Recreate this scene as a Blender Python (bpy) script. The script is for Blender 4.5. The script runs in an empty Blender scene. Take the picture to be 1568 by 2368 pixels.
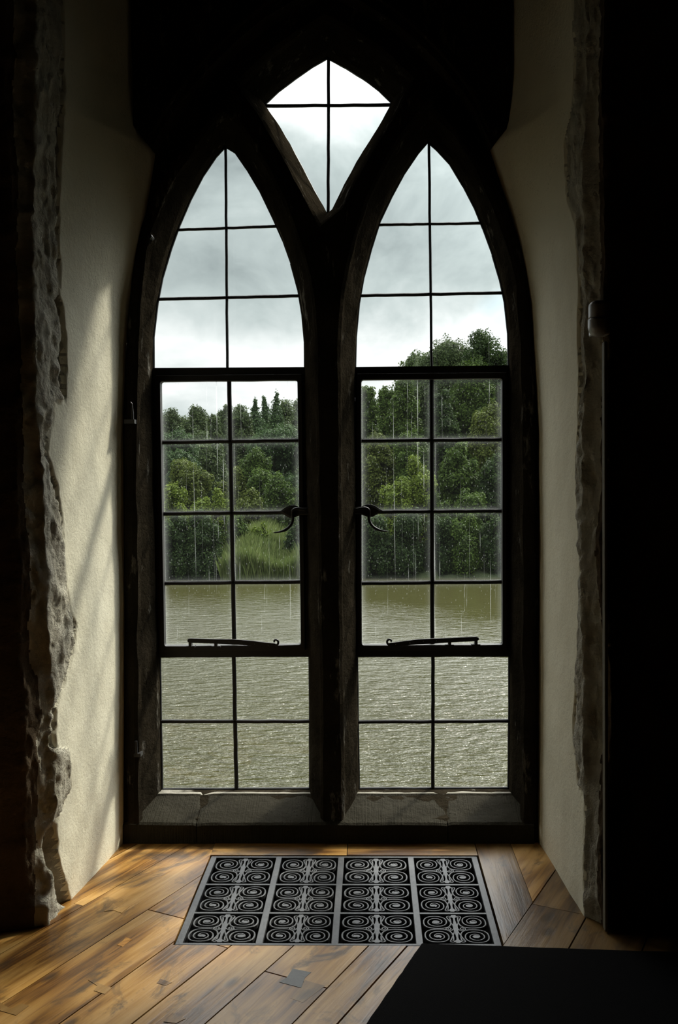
import bpy, bmesh, math, random
import numpy as np
from mathutils import Vector, Matrix, noise
from mathutils import geometry as mgeo

# ------------------------------------------------------------------ camera
SC = bpy.context.scene
COL = SC.collection
f = 2200.0
CAM = np.array([.155, -3.5, 1.3])
_Y = np.array([72, 89, -f]); _Y /= np.linalg.norm(_Y)
_r = math.radians(.65); _Z = np.array([-math.sin(_r), math.cos(_r), 0])
_Z -= _Y*(_Y@_Z); _Z /= np.linalg.norm(_Z)
_X = np.cross(_Y, _Z); M = np.array([_X, _Y, _Z])
def ray(u, v): return M@np.array([u-784, 1184-v, -f])
def P(u, v, y):                       # real point at depth y seen at a photo position
    d = ray(u, v); return CAM+d*(y-CAM[1])/d[1]
def F(u, v):                          # point on the floor
    d = ray(u, v); return CAM+d*(-CAM[2]/d[2])
cd = bpy.data.cameras.new('camera'); cam = bpy.data.objects.new('camera', cd); COL.objects.link(cam)
mw = Matrix([list(M[0])+[CAM[0]], list(M[1])+[CAM[1]], list(M[2])+[CAM[2]], [0, 0, 0, 1]])
cam.matrix_world = mw
cd.sensor_fit = 'VERTICAL'; cd.sensor_height = 24; cd.lens = f/2368*24
cd.clip_start = .05; cd.clip_end = 2000
SC.camera = cam
SC.view_settings.view_transform = 'Standard'; SC.view_settings.look = 'None'
SC.view_settings.gamma = 1; SC.view_settings.use_curve_mapping = False
SC.view_settings.exposure = 0.35

# ------------------------------------------------------------------ sky, sun
SKY = 1.0
SUN = 3.6
W = bpy.data.worlds.new('world'); SC.world = W; W.use_nodes = True
def mknodes(nt):
    N = nt.nodes; L = nt.links
    def n(t, **k):
        x = N.new(t)
        for a, b in k.items():
            if a == 'ins':
                for i, val in b.items():
                    if isinstance(val, bpy.types.NodeSocket): L.new(val, x.inputs[i])
                    else: x.inputs[i].default_value = val
            else: setattr(x, a, b)
        return x
    def math_(op, a, b=None, c=None, clamp=False):
        x = N.new('ShaderNodeMath'); x.operation = op; x.use_clamp = clamp
        for i, val in enumerate((a, b, c)):
            if val is None: continue
            if isinstance(val, bpy.types.NodeSocket): L.new(val, x.inputs[i])
            else: x.inputs[i].default_value = val
        return x.outputs[0]
    def ramp(fac, stops, interp='LINEAR'):
        x = N.new('ShaderNodeValToRGB'); L.new(fac, x.inputs[0]); cr = x.color_ramp; cr.interpolation = interp
        while len(cr.elements) > 1: cr.elements.remove(cr.elements[-1])
        for i, (p, c) in enumerate(stops):
            e = cr.elements[0] if i == 0 else cr.elements.new(p)
            e.position = p; e.color = (c, c, c, 1) if not hasattr(c, '__len__') else (*c, 1)
        return x.outputs[0]
    def mix(fac, a, b, bt='MIX'):
        x = N.new('ShaderNodeMix'); x.data_type = 'RGBA'; x.blend_type = bt
        for i, val in ((0, fac), (6, a), (7, b)):
            if isinstance(val, bpy.types.NodeSocket): L.new(val, x.inputs[i])
            elif i == 0: x.inputs[0].default_value = val
            else: x.inputs[i].default_value = (*val, 1)
        return x.outputs[2]
    return N, L, n, math_, ramp, mix
def sky_nodes():
    nt = W.node_tree; nt.nodes.clear()
    N, L, n, m, ramp, mix = mknodes(nt)
    tc = n('ShaderNodeTexCoord')
    sep = n('ShaderNodeSeparateXYZ', ins={0: tc.outputs['Generated']})
    mp = n('ShaderNodeMapping', ins={0: tc.outputs['Generated'], 1: (3.1, .4, 1.7), 3: (1, 1, 1.7)})
    warp = n('ShaderNodeTexNoise', ins={0: mp.outputs[0], 2: 2.2, 3: 3.0})
    wv = n('ShaderNodeVectorMath', operation='SCALE', ins={0: warp.outputs['Color'], 3: .35})
    av = n('ShaderNodeVectorMath', operation='ADD', ins={0: mp.outputs[0], 1: wv.outputs[0]})
    c1 = n('ShaderNodeTexNoise', ins={0: av.outputs[0], 2: 3.2, 3: 7.0, 4: .52})
    c2 = n('ShaderNodeTexNoise', ins={0: av.outputs[0], 2: 9.0, 3: 6.0, 4: .6})
    # elevation bands: bright towards the horizon, a grey bank of cloud above it, bright again higher up
    zz = m('ADD', sep.outputs[2], m('MULTIPLY', m('SUBTRACT', c1.outputs[0], .5), .22))
    band = ramp(m('MULTIPLY', zz, 2.0), [(0, .80), (.14, .70), (.20, .84), (.29, .92), (.35, .64), (.44, .48), (.55, .48), (.62, .62), (.70, .95), (1.0, 1.15)])
    det = m('ADD', band, m('MULTIPLY', m('SUBTRACT', c2.outputs[0], .5), .60))
    det = m('ADD', det, m('MULTIPLY', m('SUBTRACT', c1.outputs[0], .5), .30))
    tint = ramp(det, [(0, (.80, .95, 1.0)), (.55, (.86, .96, .96)), (.95, (1, 1, 1))])
    # a small gap of pale blue low on the right
    gx = m('SUBTRACT', sep.outputs[0], m('MULTIPLY', sep.outputs[1], .17)); gz = m('SUBTRACT', sep.outputs[2], .165)
    gd = m('ADD', m('MULTIPLY', m('MULTIPLY', gx, gx), 260), m('MULTIPLY', m('MULTIPLY', gz, gz), 1400))
    gap = m('MULTIPLY', m('SUBTRACT', 1.0, gd, None, True), .55)
    col = mix(1.0, tint, n('ShaderNodeCombineColor', ins={0: det, 1: det, 2: det}).outputs[0], 'MULTIPLY')
    col = mix(gap, col, (.62, .84, .95))
    # overcast sky, brightened above the view to light the room and water
    zs = ramp(sep.outputs[2], [(.395, .25), (.50, .62), (.75, .80), (1.0, 1.0)]); zs = m('MULTIPLY', zs, 4.0)
    # glow around the veiled sun, out of view, added to light plaster and floor
    sv = Vector((.85, 1, 1.3)).normalized()
    dt = n('ShaderNodeVectorMath', operation='DOT_PRODUCT', ins={0: tc.outputs['Generated'], 1: tuple(sv)})
    gl = m('MULTIPLY', m('POWER', m('MAXIMUM', dt.outputs['Value'], 0.0), 12.0), 9.0)
    st = m('MULTIPLY', m('ADD', zs, gl), SKY)
    bg = n('ShaderNodeBackground', ins={0: col, 1: st})
    out = n('ShaderNodeOutputWorld'); L.new(bg.outputs[0], out.inputs[0])
sky_nodes()
W.cycles.sampling_method = 'MANUAL'; W.cycles.sample_map_resolution = 512
sd = bpy.data.lights.new('sun', 'SUN'); sd.energy = SUN; sd.angle = math.radians(4.2); sd.color = (1, .93, .80)
sun = bpy.data.objects.new('sun', sd); COL.objects.link(sun)
sun.rotation_euler = Vector((-.85, -1, -1.3)).to_track_quat('-Z', 'Y').to_euler(); sun.location = (8, 10, 14)
pd = bpy.data.lights.new('window_portal', 'AREA'); pd.shape = 'RECTANGLE'; pd.size = 1.5; pd.size_y = 2.9
pd.cycles.is_portal = True
po = bpy.data.objects.new('window_portal', pd); COL.objects.link(po); po.location = (.01, .16, 1.46); po.rotation_euler = (-math.pi/2, 0, 0)

# ------------------------------------------------------------------ helpers
def new_obj(name, me, mat, parent=None, loc=None):
    o = bpy.data.objects.new(name, me); COL.objects.link(o)
    if mat: me.materials.append(mat)
    if parent: o.parent = parent
    return o
def wloc(o):
    v = Vector((0, 0, 0))
    while o: v += o.location; o = o.parent
    return v
def build(name, vs, fs, mat, parent=None, smooth=False, org=None):
    """one mesh object from world-space vertices"""
    o0 = wloc(parent) if parent else Vector((0, 0, 0))
    oo = Vector(org) if org is not None else o0
    me = bpy.data.meshes.new(name)
    me.from_pydata([tuple(Vector(v)-oo) for v in vs], [], fs); me.update()
    if smooth: me.polygons.foreach_set('use_smooth', [True]*len(me.polygons))
    o = new_obj(name, me, mat, parent); o.location = oo-o0
    return o
def empty(name, loc): o = bpy.data.objects.new(name, None); COL.objects.link(o); o.location = loc; o.empty_display_size = .1; return o
def tag(o, label, cat, group=None, kind=None):
    o['label'] = label; o['category'] = cat
    if group: o['group'] = group
    if kind: o['kind'] = kind
    return o
class MB:
    def __init__(s): s.v = []; s.f = []
    def add(s, vs, fs): k = len(s.v); s.v += [tuple(v) for v in vs]; s.f += [tuple(i+k for i in q) for q in fs]
    def box(s, a, b):
        x0, y0, z0 = a; x1, y1, z1 = b
        s.add([(x0,y0,z0),(x1,y0,z0),(x1,y1,z0),(x0,y1,z0),(x0,y0,z1),(x1,y0,z1),(x1,y1,z1),(x0,y1,z1)],
              [(0,3,2,1),(4,5,6,7),(0,1,5,4),(1,2,6,5),(2,3,7,6),(3,0,4,7)])
    def prism(s, poly, y0, y1):          # polygon in xz extruded along y
        n = len(poly)
        s.add([(p[0], y0, p[1]) for p in poly]+[(p[0], y1, p[1]) for p in poly],
              [tuple(range(n)), tuple(range(2*n-1, n-1, -1))]+[(i, i+n, (i+1) % n+n, (i+1) % n) for i in range(n)])
    def slab(s, poly, z0, z1):           # polygon in xy extruded along z
        n = len(poly)
        s.add([(p[0], p[1], z0) for p in poly]+[(p[0], p[1], z1) for p in poly],
              [tuple(range(n-1, -1, -1)), tuple(range(n, 2*n))]+[(i, (i+1) % n, (i+1) % n+n, i+n) for i in range(n)])
    def tube(s, pts, rad, seg=8):
        pts = [Vector(p) for p in pts]; n = len(pts)
        R = rad if hasattr(rad, '__len__') else [rad]*n
        up = Vector((0, 1, 0)); vs = []
        for i, p in enumerate(pts):
            t = (pts[min(i+1, n-1)]-pts[max(i-1, 0)]).normalized()
            a = t.cross(up); a = a if a.length > 1e-4 else t.cross(Vector((1, 0, 0))); a.normalize(); b = t.cross(a)
            for k in range(seg): q = 2*math.pi*k/seg; vs.append(p+(a*math.cos(q)+b*math.sin(q))*R[i])
        fs = [(i*seg+k, i*seg+(k+1) % seg, (i+1)*seg+(k+1) % seg, (i+1)*seg+k) for i in range(n-1) for k in range(seg)]
        fs += [tuple(range(seg-1, -1, -1)), tuple(range((n-1)*seg, n*seg))]
        s.add(vs, fs)
    def ribbon(s, pts, w, z0, z1, taper=None):   # flat strip in xy with rounded top, from z0 to z1
        n = len(pts); vs = []
        for i, p in enumerate(pts):
            a = pts[max(i-1, 0)]; b = pts[min(i+1, n-1)]
            tx, ty = b[0]-a[0], b[1]-a[1]; l = math.hypot(tx, ty) or 1; nx, ny = -ty/l, tx/l
            ww = w*(taper[i] if taper else 1)/2
            for k, zz in ((-1, z0), (-1, z1-.0012), (-.55, z1), (.55, z1), (1, z1-.0012), (1, z0)):
                vs.append((p[0]+nx*ww*k, p[1]+ny*ww*k, zz))
        fs = [(i*6+k+1, i*6+k, (i+1)*6+k, (i+1)*6+k+1) for i in range(n-1) for k in range(5)]
        fs += [(0, 1, 2, 3, 4, 5), tuple(range(n*6-1, n*6-7, -1))]
        s.add(vs, fs)
    def obj(s, name, mat, parent=None, smooth=False, org=None): return build(name, s.v, s.f, mat, parent, smooth, org)
def bevel(o, w, seg=2):
    md = o.modifiers.new('bevel', 'BEVEL'); md.width = w; md.segments = seg; md.limit_method = 'ANGLE'
def rs(poly, step=.02):                     # resample a closed polygon
    out = []
    n = len(poly)
    for i in range(n):
        a = np.array(poly[i], float); b = np.array(poly[(i+1) % n], float)
        k = max(1, int(np.linalg.norm(b-a)/step))
        for j in range(k): out.append(tuple(a+(b-a)*j/k))
    return out
def area(p): return .5*sum(p[i][0]*p[(i+1) % len(p)][1]-p[(i+1) % len(p)][0]*p[i][1] for i in range(len(p)))
def offset(poly, d):
    """offset a closed ccw polygon outward by d (mitred, limited)"""
    n = len(poly); out = []
    for i in range(n):
        p0 = np.array(poly[i-1]); p = np.array(poly[i]); p1 = np.array(poly[(i+1) % n])
        e0 = p-p0; e1 = p1-p; e0 /= np.linalg.norm(e0)+1e-9; e1 /= np.linalg.norm(e1)+1e-9
        n0 = np.array([e0[1], -e0[0]]); n1 = np.array([e1[1], -e1[0]])
        b = n0+n1; b /= np.linalg.norm(b)+1e-9
        out.append(tuple(p+b*d/max(.5, b@n0)))
    return out
def clip(poly, a, b, c):                    # keep a*x+b*y<=c
    out = []
    for i in range(len(poly)):
        p, q = poly[i], poly[(i+1) % len(poly)]
        dp = a*p[0]+b*p[1]-c; dq = a*q[0]+b*q[1]-c
        if dp <= 0: out.append(p)
        if dp*dq < 0: t = dp/(dp-dq); out.append((p[0]+(q[0]-p[0])*t, p[1]+(q[1]-p[1])*t))
    return out

# ------------------------------------------------------------------ materials
def newmat(name):
    m = bpy.data.materials.new(name); m.use_nodes = True; m.node_tree.nodes.clear(); return m
def finish(L, n, sh): out = n('ShaderNodeOutputMaterial'); L.new(sh, out.inputs[0])
def stonelike(name, c1, c2, scale=6, bump=.4, dist=.01, rough=.9, bscale=60, pits=0, spec=.3, tool=0, lime=0):
    mt = newmat(name); N, L, n, m, ramp, mix = mknodes(mt.node_tree)
    tc = n('ShaderNodeTexCoord'); ob = tc.outputs['Object']
    a = n('ShaderNodeTexNoise', ins={0: ob, 2: scale, 3: 6.0, 4: .6})
    col = mix(ramp(a.outputs[0], [(.3, 0.), (.7, 1.)]), c1, c2)
    b = n('ShaderNodeTexNoise', ins={0: ob, 2: bscale, 3: 8.0, 4: .65})
    h = b.outputs[0]
    c = n('ShaderNodeTexNoise', ins={0: ob, 2: bscale*.2, 3: 4.0})
    h = m('ADD', h, m('MULTIPLY', c.outputs[0], 1.5))
    if pits:
        v = n('ShaderNodeTexVoronoi', ins={0: ob, 2: bscale*1.3})
        pm = ramp(v.outputs['Distance'], [(.10, 1.), (.2, 0.)])
        ng = n('ShaderNodeTexNoise', ins={0: ob, 2: 14.0})
        pm = m('MULTIPLY', pm, ramp(ng.outputs[0], [(.52, 0.), (.6, 1.)]))
        col = mix(m('MULTIPLY', pm, pits), col, tuple(x*.4 for x in c1)); h = m('SUBTRACT', h, m('MULTIPLY', pm, 1.2))
    if lime:
        lm = n('ShaderNodeMapping', ins={0: ob, 3: (16, 16, 5)}); ln = n('ShaderNodeTexNoise', ins={0: lm.outputs[0], 2: 1.0, 3: 6.0, 4: .7})
        col = mix(ramp(ln.outputs[0], [(.60, 0.), (.68, 1.)]), col, (lime, lime*.92, lime*.76))
    if tool:
        mp = n('ShaderNodeMapping', ins={0: ob, 3: (260, 6, 6)})
        t = n('ShaderNodeTexNoise', ins={0: mp.outputs[0], 2: 1.0, 3: 2.0}); h = m('ADD', h, m('MULTIPLY', t.outputs[0], tool))
    bp = n('ShaderNodeBump', ins={0: bump, 1: dist, 'Height': h})
    p = n('ShaderNodeBsdfPrincipled', ins={'Base Color': col, 'Roughness': rough, 'Specular IOR Level': spec, 'Normal': bp.outputs[0]})
    finish(L, n, p.outputs[0]); return mt
M_plaster = stonelike('lime_plaster', (.70, .655, .50), (.78, .74, .585), 3, .5, .004, .9, 90, .5)
M_rough = stonelike('rough_stone', (.50, .455, .35), (.80, .75, .61), 16, 1.0, .045, .95, 48)
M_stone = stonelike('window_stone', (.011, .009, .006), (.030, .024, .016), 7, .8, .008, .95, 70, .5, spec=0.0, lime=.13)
M_sill = stonelike('sill_stone', (.022, .019, .012), (.034, .030, .020), 7, .8, .006, .8, 70, .7, tool=.8, spec=.04)
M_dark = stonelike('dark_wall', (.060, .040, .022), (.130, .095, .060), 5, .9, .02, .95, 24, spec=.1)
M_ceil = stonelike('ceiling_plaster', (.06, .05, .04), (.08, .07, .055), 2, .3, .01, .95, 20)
def ironmat(name, c, rough, metal, bump=.3):
    mt = newmat(name); N, L, n, m, ramp, mix = mknodes(mt.node_tree)
    ob = n('ShaderNodeTexCoord').outputs['Object']
    a = n('ShaderNodeTexNoise', ins={0: ob, 2: 60.0, 3: 6.0, 4: .6})
    col = mix(a.outputs[0], tuple(x*.6 for x in c), tuple(x*1.3 for x in c))
    bp = n('ShaderNodeBump', ins={0: bump, 1: .002, 'Height': a.outputs[0]})
    p = n('ShaderNodeBsdfPrincipled', ins={'Base Color': col, 'Roughness': rough, 'Metallic': metal, 'Normal': bp.outputs[0]})
    finish(L, n, p.outputs[0]); return mt
M_iron = ironmat('black_iron', (.016, .014, .012), .55, .1)
M_grille = ironmat('cast_iron', (.085, .086, .088), .45, .6, .5)
M_stud = ironmat('bright_stud', (.75, .72, .66), .18, 1.0, .1)
M_plastic = ironmat('grey_plastic', (.42, .42, .44), .32, 0, .05)
M_void = ironmat('duct_black', (.012, .011, .010), .9, 0)
M_conduit = ironmat('painted_conduit', (.16, .14, .10), .6, 0, .1)
def mat_mat():
    mt = newmat('black_carpet'); N, L, n, m, ramp, mix = mknodes(mt.node_tree)
    ob = n('ShaderNodeTexCoord').outputs['Object']
    a = n('ShaderNodeTexNoise', ins={0: ob, 2: 500.0, 3: 3.0})
    bp = n('ShaderNodeBump', ins={0: 1.0, 1: .004, 'Height': a.outputs[0]})
    p = n('ShaderNodeBsdfPrincipled', ins={'Base Color': mix(a.outputs[0], (.004, .004, .0042), (.014, .013, .013)), 'Roughness': 1.0, 'Specular IOR Level': .05, 'Normal': bp.outputs[0]})
    finish(L, n, p.outputs[0]); return mt
M_mat = mat_mat()
def woodmat(name, ang, dark=1.0):
    mt = newmat(name); N, L, n, m, ramp, mix = mknodes(mt.node_tree)
    ob = n('ShaderNodeTexCoord').outputs['Object']
    att = n('ShaderNodeAttribute', attribute_name='tone')
    rot = n('ShaderNodeMapping', ins={0: ob, 2: (0, 0, ang)})          # board runs along local y
    off = n('ShaderNodeVectorMath', operation='MULTIPLY_ADD', ins={0: att.outputs['Color'], 1: (7, 11, 5), 2: rot.outputs[0]})
    st = n('ShaderNodeMapping', ins={0: off.outputs[0], 3: (46, 3.4, 10)})
    g1 = n('ShaderNodeTexNoise', ins={0: st.outputs[0], 2: 1.0, 3: 6.0, 4: .65, 'Distortion': .8})
    st2 = n('ShaderNodeMapping', ins={0: off.outputs[0], 3: (9, 1.3, 5)})
    wv = n('ShaderNodeTexWave', wave_type='RINGS', ins={0: st2.outputs[0], 'Scale': .8, 'Distortion': 7.0, 'Detail': 3.0, 'Detail Scale': 1.4})
    st3 = n('ShaderNodeMapping', ins={0: off.outputs[0], 3: (160, 5, 10)})
    g3 = n('ShaderNodeTexNoise', ins={0: st3.outputs[0], 2: 1.0, 3: 3.0})
    grain = m('ADD', m('MULTIPLY', g1.outputs[0], .55), m('ADD', m('MULTIPLY', wv.outputs[1], .25), m('MULTIPLY', g3.outputs[0], .2)))
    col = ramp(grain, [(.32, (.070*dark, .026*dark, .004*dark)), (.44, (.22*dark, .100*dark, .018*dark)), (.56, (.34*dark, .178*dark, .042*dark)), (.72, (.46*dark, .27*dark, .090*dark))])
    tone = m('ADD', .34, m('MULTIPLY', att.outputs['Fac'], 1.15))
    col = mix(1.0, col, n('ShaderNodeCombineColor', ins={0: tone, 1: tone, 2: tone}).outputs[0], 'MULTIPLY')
    # stains and knots
    sr = n('ShaderNodeMapping', ins={0: rot.outputs[0], 3: (9, 4.5, 5)})
    s = n('ShaderNodeTexNoise', ins={0: sr.outputs[0], 2: 1.0, 3: 7.0, 4: .68, 'Distortion': .9})
    sm = ramp(s.outputs[0], [(.54, 0.), (.66, 1.)])
    col = mix(m('MULTIPLY', sm, .8), col, (.035, .020, .010))
    s3 = n('ShaderNodeTexNoise', ins={0: rot.outputs[0], 2: 2.0, 3: 4.0})
    col = mix(m('MULTIPLY', ramp(s3.outputs[0], [(.4, 0.), (.62, 1.)]), .3), col, (.17, .115, .06))
    kn = n('ShaderNodeMapping', ins={0: off.outputs[0], 3: (7, 3.2, 3)})
    k = n('ShaderNodeTexVoronoi', ins={0: kn.outputs[0], 2: 1.0})
    km = ramp(k.outputs['Distance'], [(.06, 1.), (.13, 0.)])
    col = mix(m('MULTIPLY', km, .8), col, (.035, .02, .01))
    ro = m('ADD', .15, m('ADD', m('MULTIPLY', s.outputs[0], .22), m('MULTIPLY', grain, .16)))
    bp = n('ShaderNodeBump', ins={0: .55, 1: .003, 'Height': m('SUBTRACT', grain, m('MULTIPLY', km, .4))})
    p = n('ShaderNodeBsdfPrincipled', ins={'Base Color': col, 'Roughness': ro, 'Specular IOR Level': .5, 'Normal': bp.outputs[0]})
    finish(L, n, p.outputs[0]); return mt
ANG = math.radians(25.7)
M_wood = woodmat('oak_boards', ANG)
M_wood_y = woodmat('oak_trim', 0)
M_wood_x = woodmat('oak_strip', math.pi/2)
M_patch = woodmat('oak_patch', 1.0, 1.25)
M_patchgrey = stonelike('lead_grey_patch', (.06, .06, .055), (.10, .095, .085), 20, .4, .002, .45, 80, spec=.5)
def glassmat(name, dirty):
    mt = newmat(name); N, L, n, m, ramp, mix = mknodes(mt.node_tree)
    tc = n('ShaderNodeTexCoord'); ob = tc.outputs['Object']
    mp = n('ShaderNodeMapping', ins={0: ob, 3: (150, 150, 2.6)})
    a = n('ShaderNodeTexNoise', ins={0: mp.outputs[0], 2: 1.0, 3: 2.0, 4: .5})
    run = ramp(a.outputs[0], [(.68, 0.), (.78, 1.)])
    br = n('ShaderNodeMapping', ins={0: ob, 3: (60, 60, 18)})
    brn = n('ShaderNodeTexNoise', ins={0: br.outputs[0], 2: 1.0, 3: 2.0})
    run = m('MULTIPLY', run, ramp(brn.outputs[0], [(.42, 0.15), (.56, 1.)]))
    lr = n('ShaderNodeMapping', ins={0: ob, 3: (170, 170, .8)})
    lrn = n('ShaderNodeTexNoise', ins={0: lr.outputs[0], 2: 1.0, 3: 1.0, 'Distortion': .25})
    run = m('ADD', run, m('MULTIPLY', ramp(lrn.outputs[0], [(.72, 0.), (.76, 1.)]), .7), None, True)
    mp2 = n('ShaderNodeMapping', ins={0: ob, 3: (190, 190, 75)})
    v = n('ShaderNodeTexVoronoi', ins={0: mp2.outputs[0], 2: 1.0, 'Randomness': 1.0})
    vs = n('ShaderNodeSeparateColor', ins={0: v.outputs['Color']})
    dots = m('MULTIPLY', ramp(v.outputs['Distance'], [(.12, 1.), (.28, 0.)]), m('GREATER_THAN', vs.outputs[0], .72))
    mp3 = n('ShaderNodeMapping', ins={0: ob, 3: (160, 160, 26)})
    v3 = n('ShaderNodeTexVoronoi', ins={0: mp3.outputs[0], 2: 1.0})
    vs3 = n('ShaderNodeSeparateColor', ins={0: v3.outputs['Color']})
    dash = m('MULTIPLY', ramp(v3.outputs['Distance'], [(.08, 1.), (.2, 0.)]), m('GREATER_THAN', vs3.outputs[1], .80))
    uv = n('ShaderNodeSeparateXYZ', ins={0: tc.outputs['UV']})
    e = m('MINIMUM', m('MINIMUM', uv.outputs[0], m('SUBTRACT', 1.0, uv.outputs[0])), m('MINIMUM', uv.outputs[1], m('SUBTRACT', 1.0, uv.outputs[1])))
    edge = ramp(e, [(0, .5), (.022, .17), (.07, .03), (.12, 0.)])
    base = .004 if dirty else .001
    k = .52 if dirty else .05
    msk = m('ADD', base, m('MULTIPLY', k, m('ADD', m('MULTIPLY', edge, .65), m('ADD', m('MULTIPLY', run, .55), m('ADD', m('MULTIPLY', dots, .22), m('MULTIPLY', dash, .50))))), None, True)
    dirt = n('ShaderNodeMixShader', ins={0: .25})
    tr = n('ShaderNodeBsdfTranslucent', ins={0: (.72, .76, .74, 1)}); df = n('ShaderNodeBsdfDiffuse', ins={0: (.7, .72, .7, 1)})
    L.new(tr.outputs[0], dirt.inputs[1]); L.new(df.outputs[0], dirt.inputs[2])
    tp = n('ShaderNodeBsdfTransparent', ins={0: (.93, .96, .945, 1)})
    gl = n('ShaderNodeBsdfGlossy', ins={0: (1, 1, 1, 1), 1: .02})
    lw = n('ShaderNodeLayerWeight', ins={0: .5}); fr = n('ShaderNodeMath', operation='MULTIPLY_ADD', ins={0: m('POWER', lw.outputs['Facing'], 5.0), 1: .9, 2: .05})
    m1 = n('ShaderNodeMixShader', ins={0: fr.outputs[0], 1: tp.outputs[0], 2: gl.outputs[0]})
    m2 = n('ShaderNodeMixShader', ins={0: msk, 1: m1.outputs[0], 2: dirt.outputs[0]})
    finish(L, n, m2.outputs[0]); return mt
M_glass = glassmat('old_glass', False); M_glassd = glassmat('rain_streaked_glass', True)

# ------------------------------------------------------------------ window wall (tracery)
YF = -.19                                    # room-side face of the window stone
def poly_px(pts, y=0.0): return [(float(q[0]), float(q[2])) for q in (P(u, v, y) for u, v in pts)]
def smoothpoly(pts, it=1):
    return pts
L_up_l = [(355,852),(355,780),(364,700),(376,640),(395,575),(415,520),(440,462),(470,405),(498,364),(521,338)]
L_up_r = [(545,352),(572,392),(600,438),(630,500),(655,555),(674,610),(690,670),(700,730),(705,790),(706,852)]
open_L = L_up_l+L_up_r+[(716,1500),(718,1824),(374,1826),(369,1500)]
R_up_l = [(821,850),(823,780),(830,700),(841,640),(857,578),(878,512),(905,455),(935,400),(965,356),(989,327)]
R_up_r = [(1010,345),(1040,378),(1072,430),(1098,480),(1118,528),(1140,590),(1156,645),(1168,700),(1175,770),(1177,848)]
open_R = R_up_l+R_up_r+[(1179,1500),(1177,1823),(829,1824),(825,1500)]
open_T = [(757,134),(722,154),(685,180),(645,210),(610,243),(640,286),(670,336),(700,392),(728,446),(757,499),(768,490),(795,435),(825,382),(855,333),(882,288),(908,239),(878,210),(850,188),(800,156)]
opens = []
for p in (open_L, open_R, open_T):
    q = poly_px(p)
    if area(q) < 0: q = q[::-1]
    opens.append(rs(q, .022))
def stone_opening(poly, prof, seed, jag=.004):
    """rings of one moulded opening: prof = [(offset, y)...]"""
    rings = []
    for (d, y) in prof:
        ring = []
        pj = offset(poly, d) if abs(d) > 1e-6 else poly
        for (x, z) in pj:
            k = noise.noise(Vector((x*9+seed, y*30, z*9)))*jag*(1 if d > .001 else .35)+noise.noise(Vector((x*40, y*60+seed, z*40)))*jag*.4
            ring.append((x+k, y+k*.5, z+k*.6))
        rings.append(ring)
    return rings
prof = [(.075, .12), (.004, .025), (-.001, -.02), (.004, -.05), (.012, -.072), (.030, -.118), (.044, -.152), (.048, YF+.016), (.058, YF)]
def ring_mesh(mb, rings):
    n = len(rings[0]); vs = [v for r in rings for v in r]
    fs = [(i*n+j, i*n+(j+1) % n, (i+1)*n+(j+1) % n, (i+1)*n+j) for i in range(len(rings)-1) for j in range(n)]
    mb.add(vs, fs)
def face_with_holes(outer, holes, y, flip=False):
    """planar face (xz) with holes, via constrained triangulation"""
    pts = []; edges = []
    for lp in [outer]+holes:
        k = len(pts); pts += [Vector((p[0], p[-1])) for p in lp]
        edges += [(k+i, k+(i+1) % len(lp)) for i in range(len(lp))]
    vo, eo, fo, *_ = mgeo.delaunay_2d_cdt(pts, edges, [], 0, 1e-6)
    def inside(x, z, lp):
        c = False; n = len(lp); j = n-1
        for i in range(n):
            xi, zi = lp[i][0], lp[i][-1]; xj, zj = lp[j][0], lp[j][-1]
            if (zi > z) != (zj > z) and x < (xj-xi)*(z-zi)/(zj-zi)+xi: c = not c
            j = i
        return c
    fs = []
    for t in fo:
        cx = sum(vo[i].x for i in t)/3; cz = sum(vo[i].y for i in t)/3
        if inside(cx, cz, outer) and not any(inside(cx, cz, h) for h in holes): fs.append(tuple(t) if not flip else tuple(t)[::-1])
    return [(v.x, y, v.y) for v in vo], fs
wb = MB()
rings_all = []
zsill = min(p[1] for p in opens[0])
for i, o in enumerate(opens):
    rr = stone_opening(o, prof, i*13.7)
    if i < 2:                                 # the foot of each light ends on the sill stone
        for r in rr:
            for k, (x, y, z) in enumerate(r):
                if z < zsill+.03: r[k] = (x, y, max(z, .03))
    rings_all.append(rr); ring_mesh(wb, rr)
outer = [(-1.6, -.1), (1.6, -.1), (1.6, 4.1), (-1.6, 4.1)]
vs, fs = face_with_holes(rs(outer, .3), [[(p[0], p[2]) for p in r[-1]] for r in rings_all], YF)
wb.add(vs, fs)
vs, fs = face_with_holes(rs([(-6, -9), (6, -9), (6, 9), (-6, 9)], 1.), [[(p[0], p[2]) for p in r[0]] for r in rings_all], .12, True)
wb.add(vs, fs)
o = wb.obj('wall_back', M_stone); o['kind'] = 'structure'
bm = bmesh.new(); bm.from_mesh(o.data); bmesh.ops.remove_doubles(bm, verts=bm.verts, dist=1e-5); bmesh.ops.recalc_face_normals(bm, faces=bm.faces); bm.to_mesh(o.data); bm.free()

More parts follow.
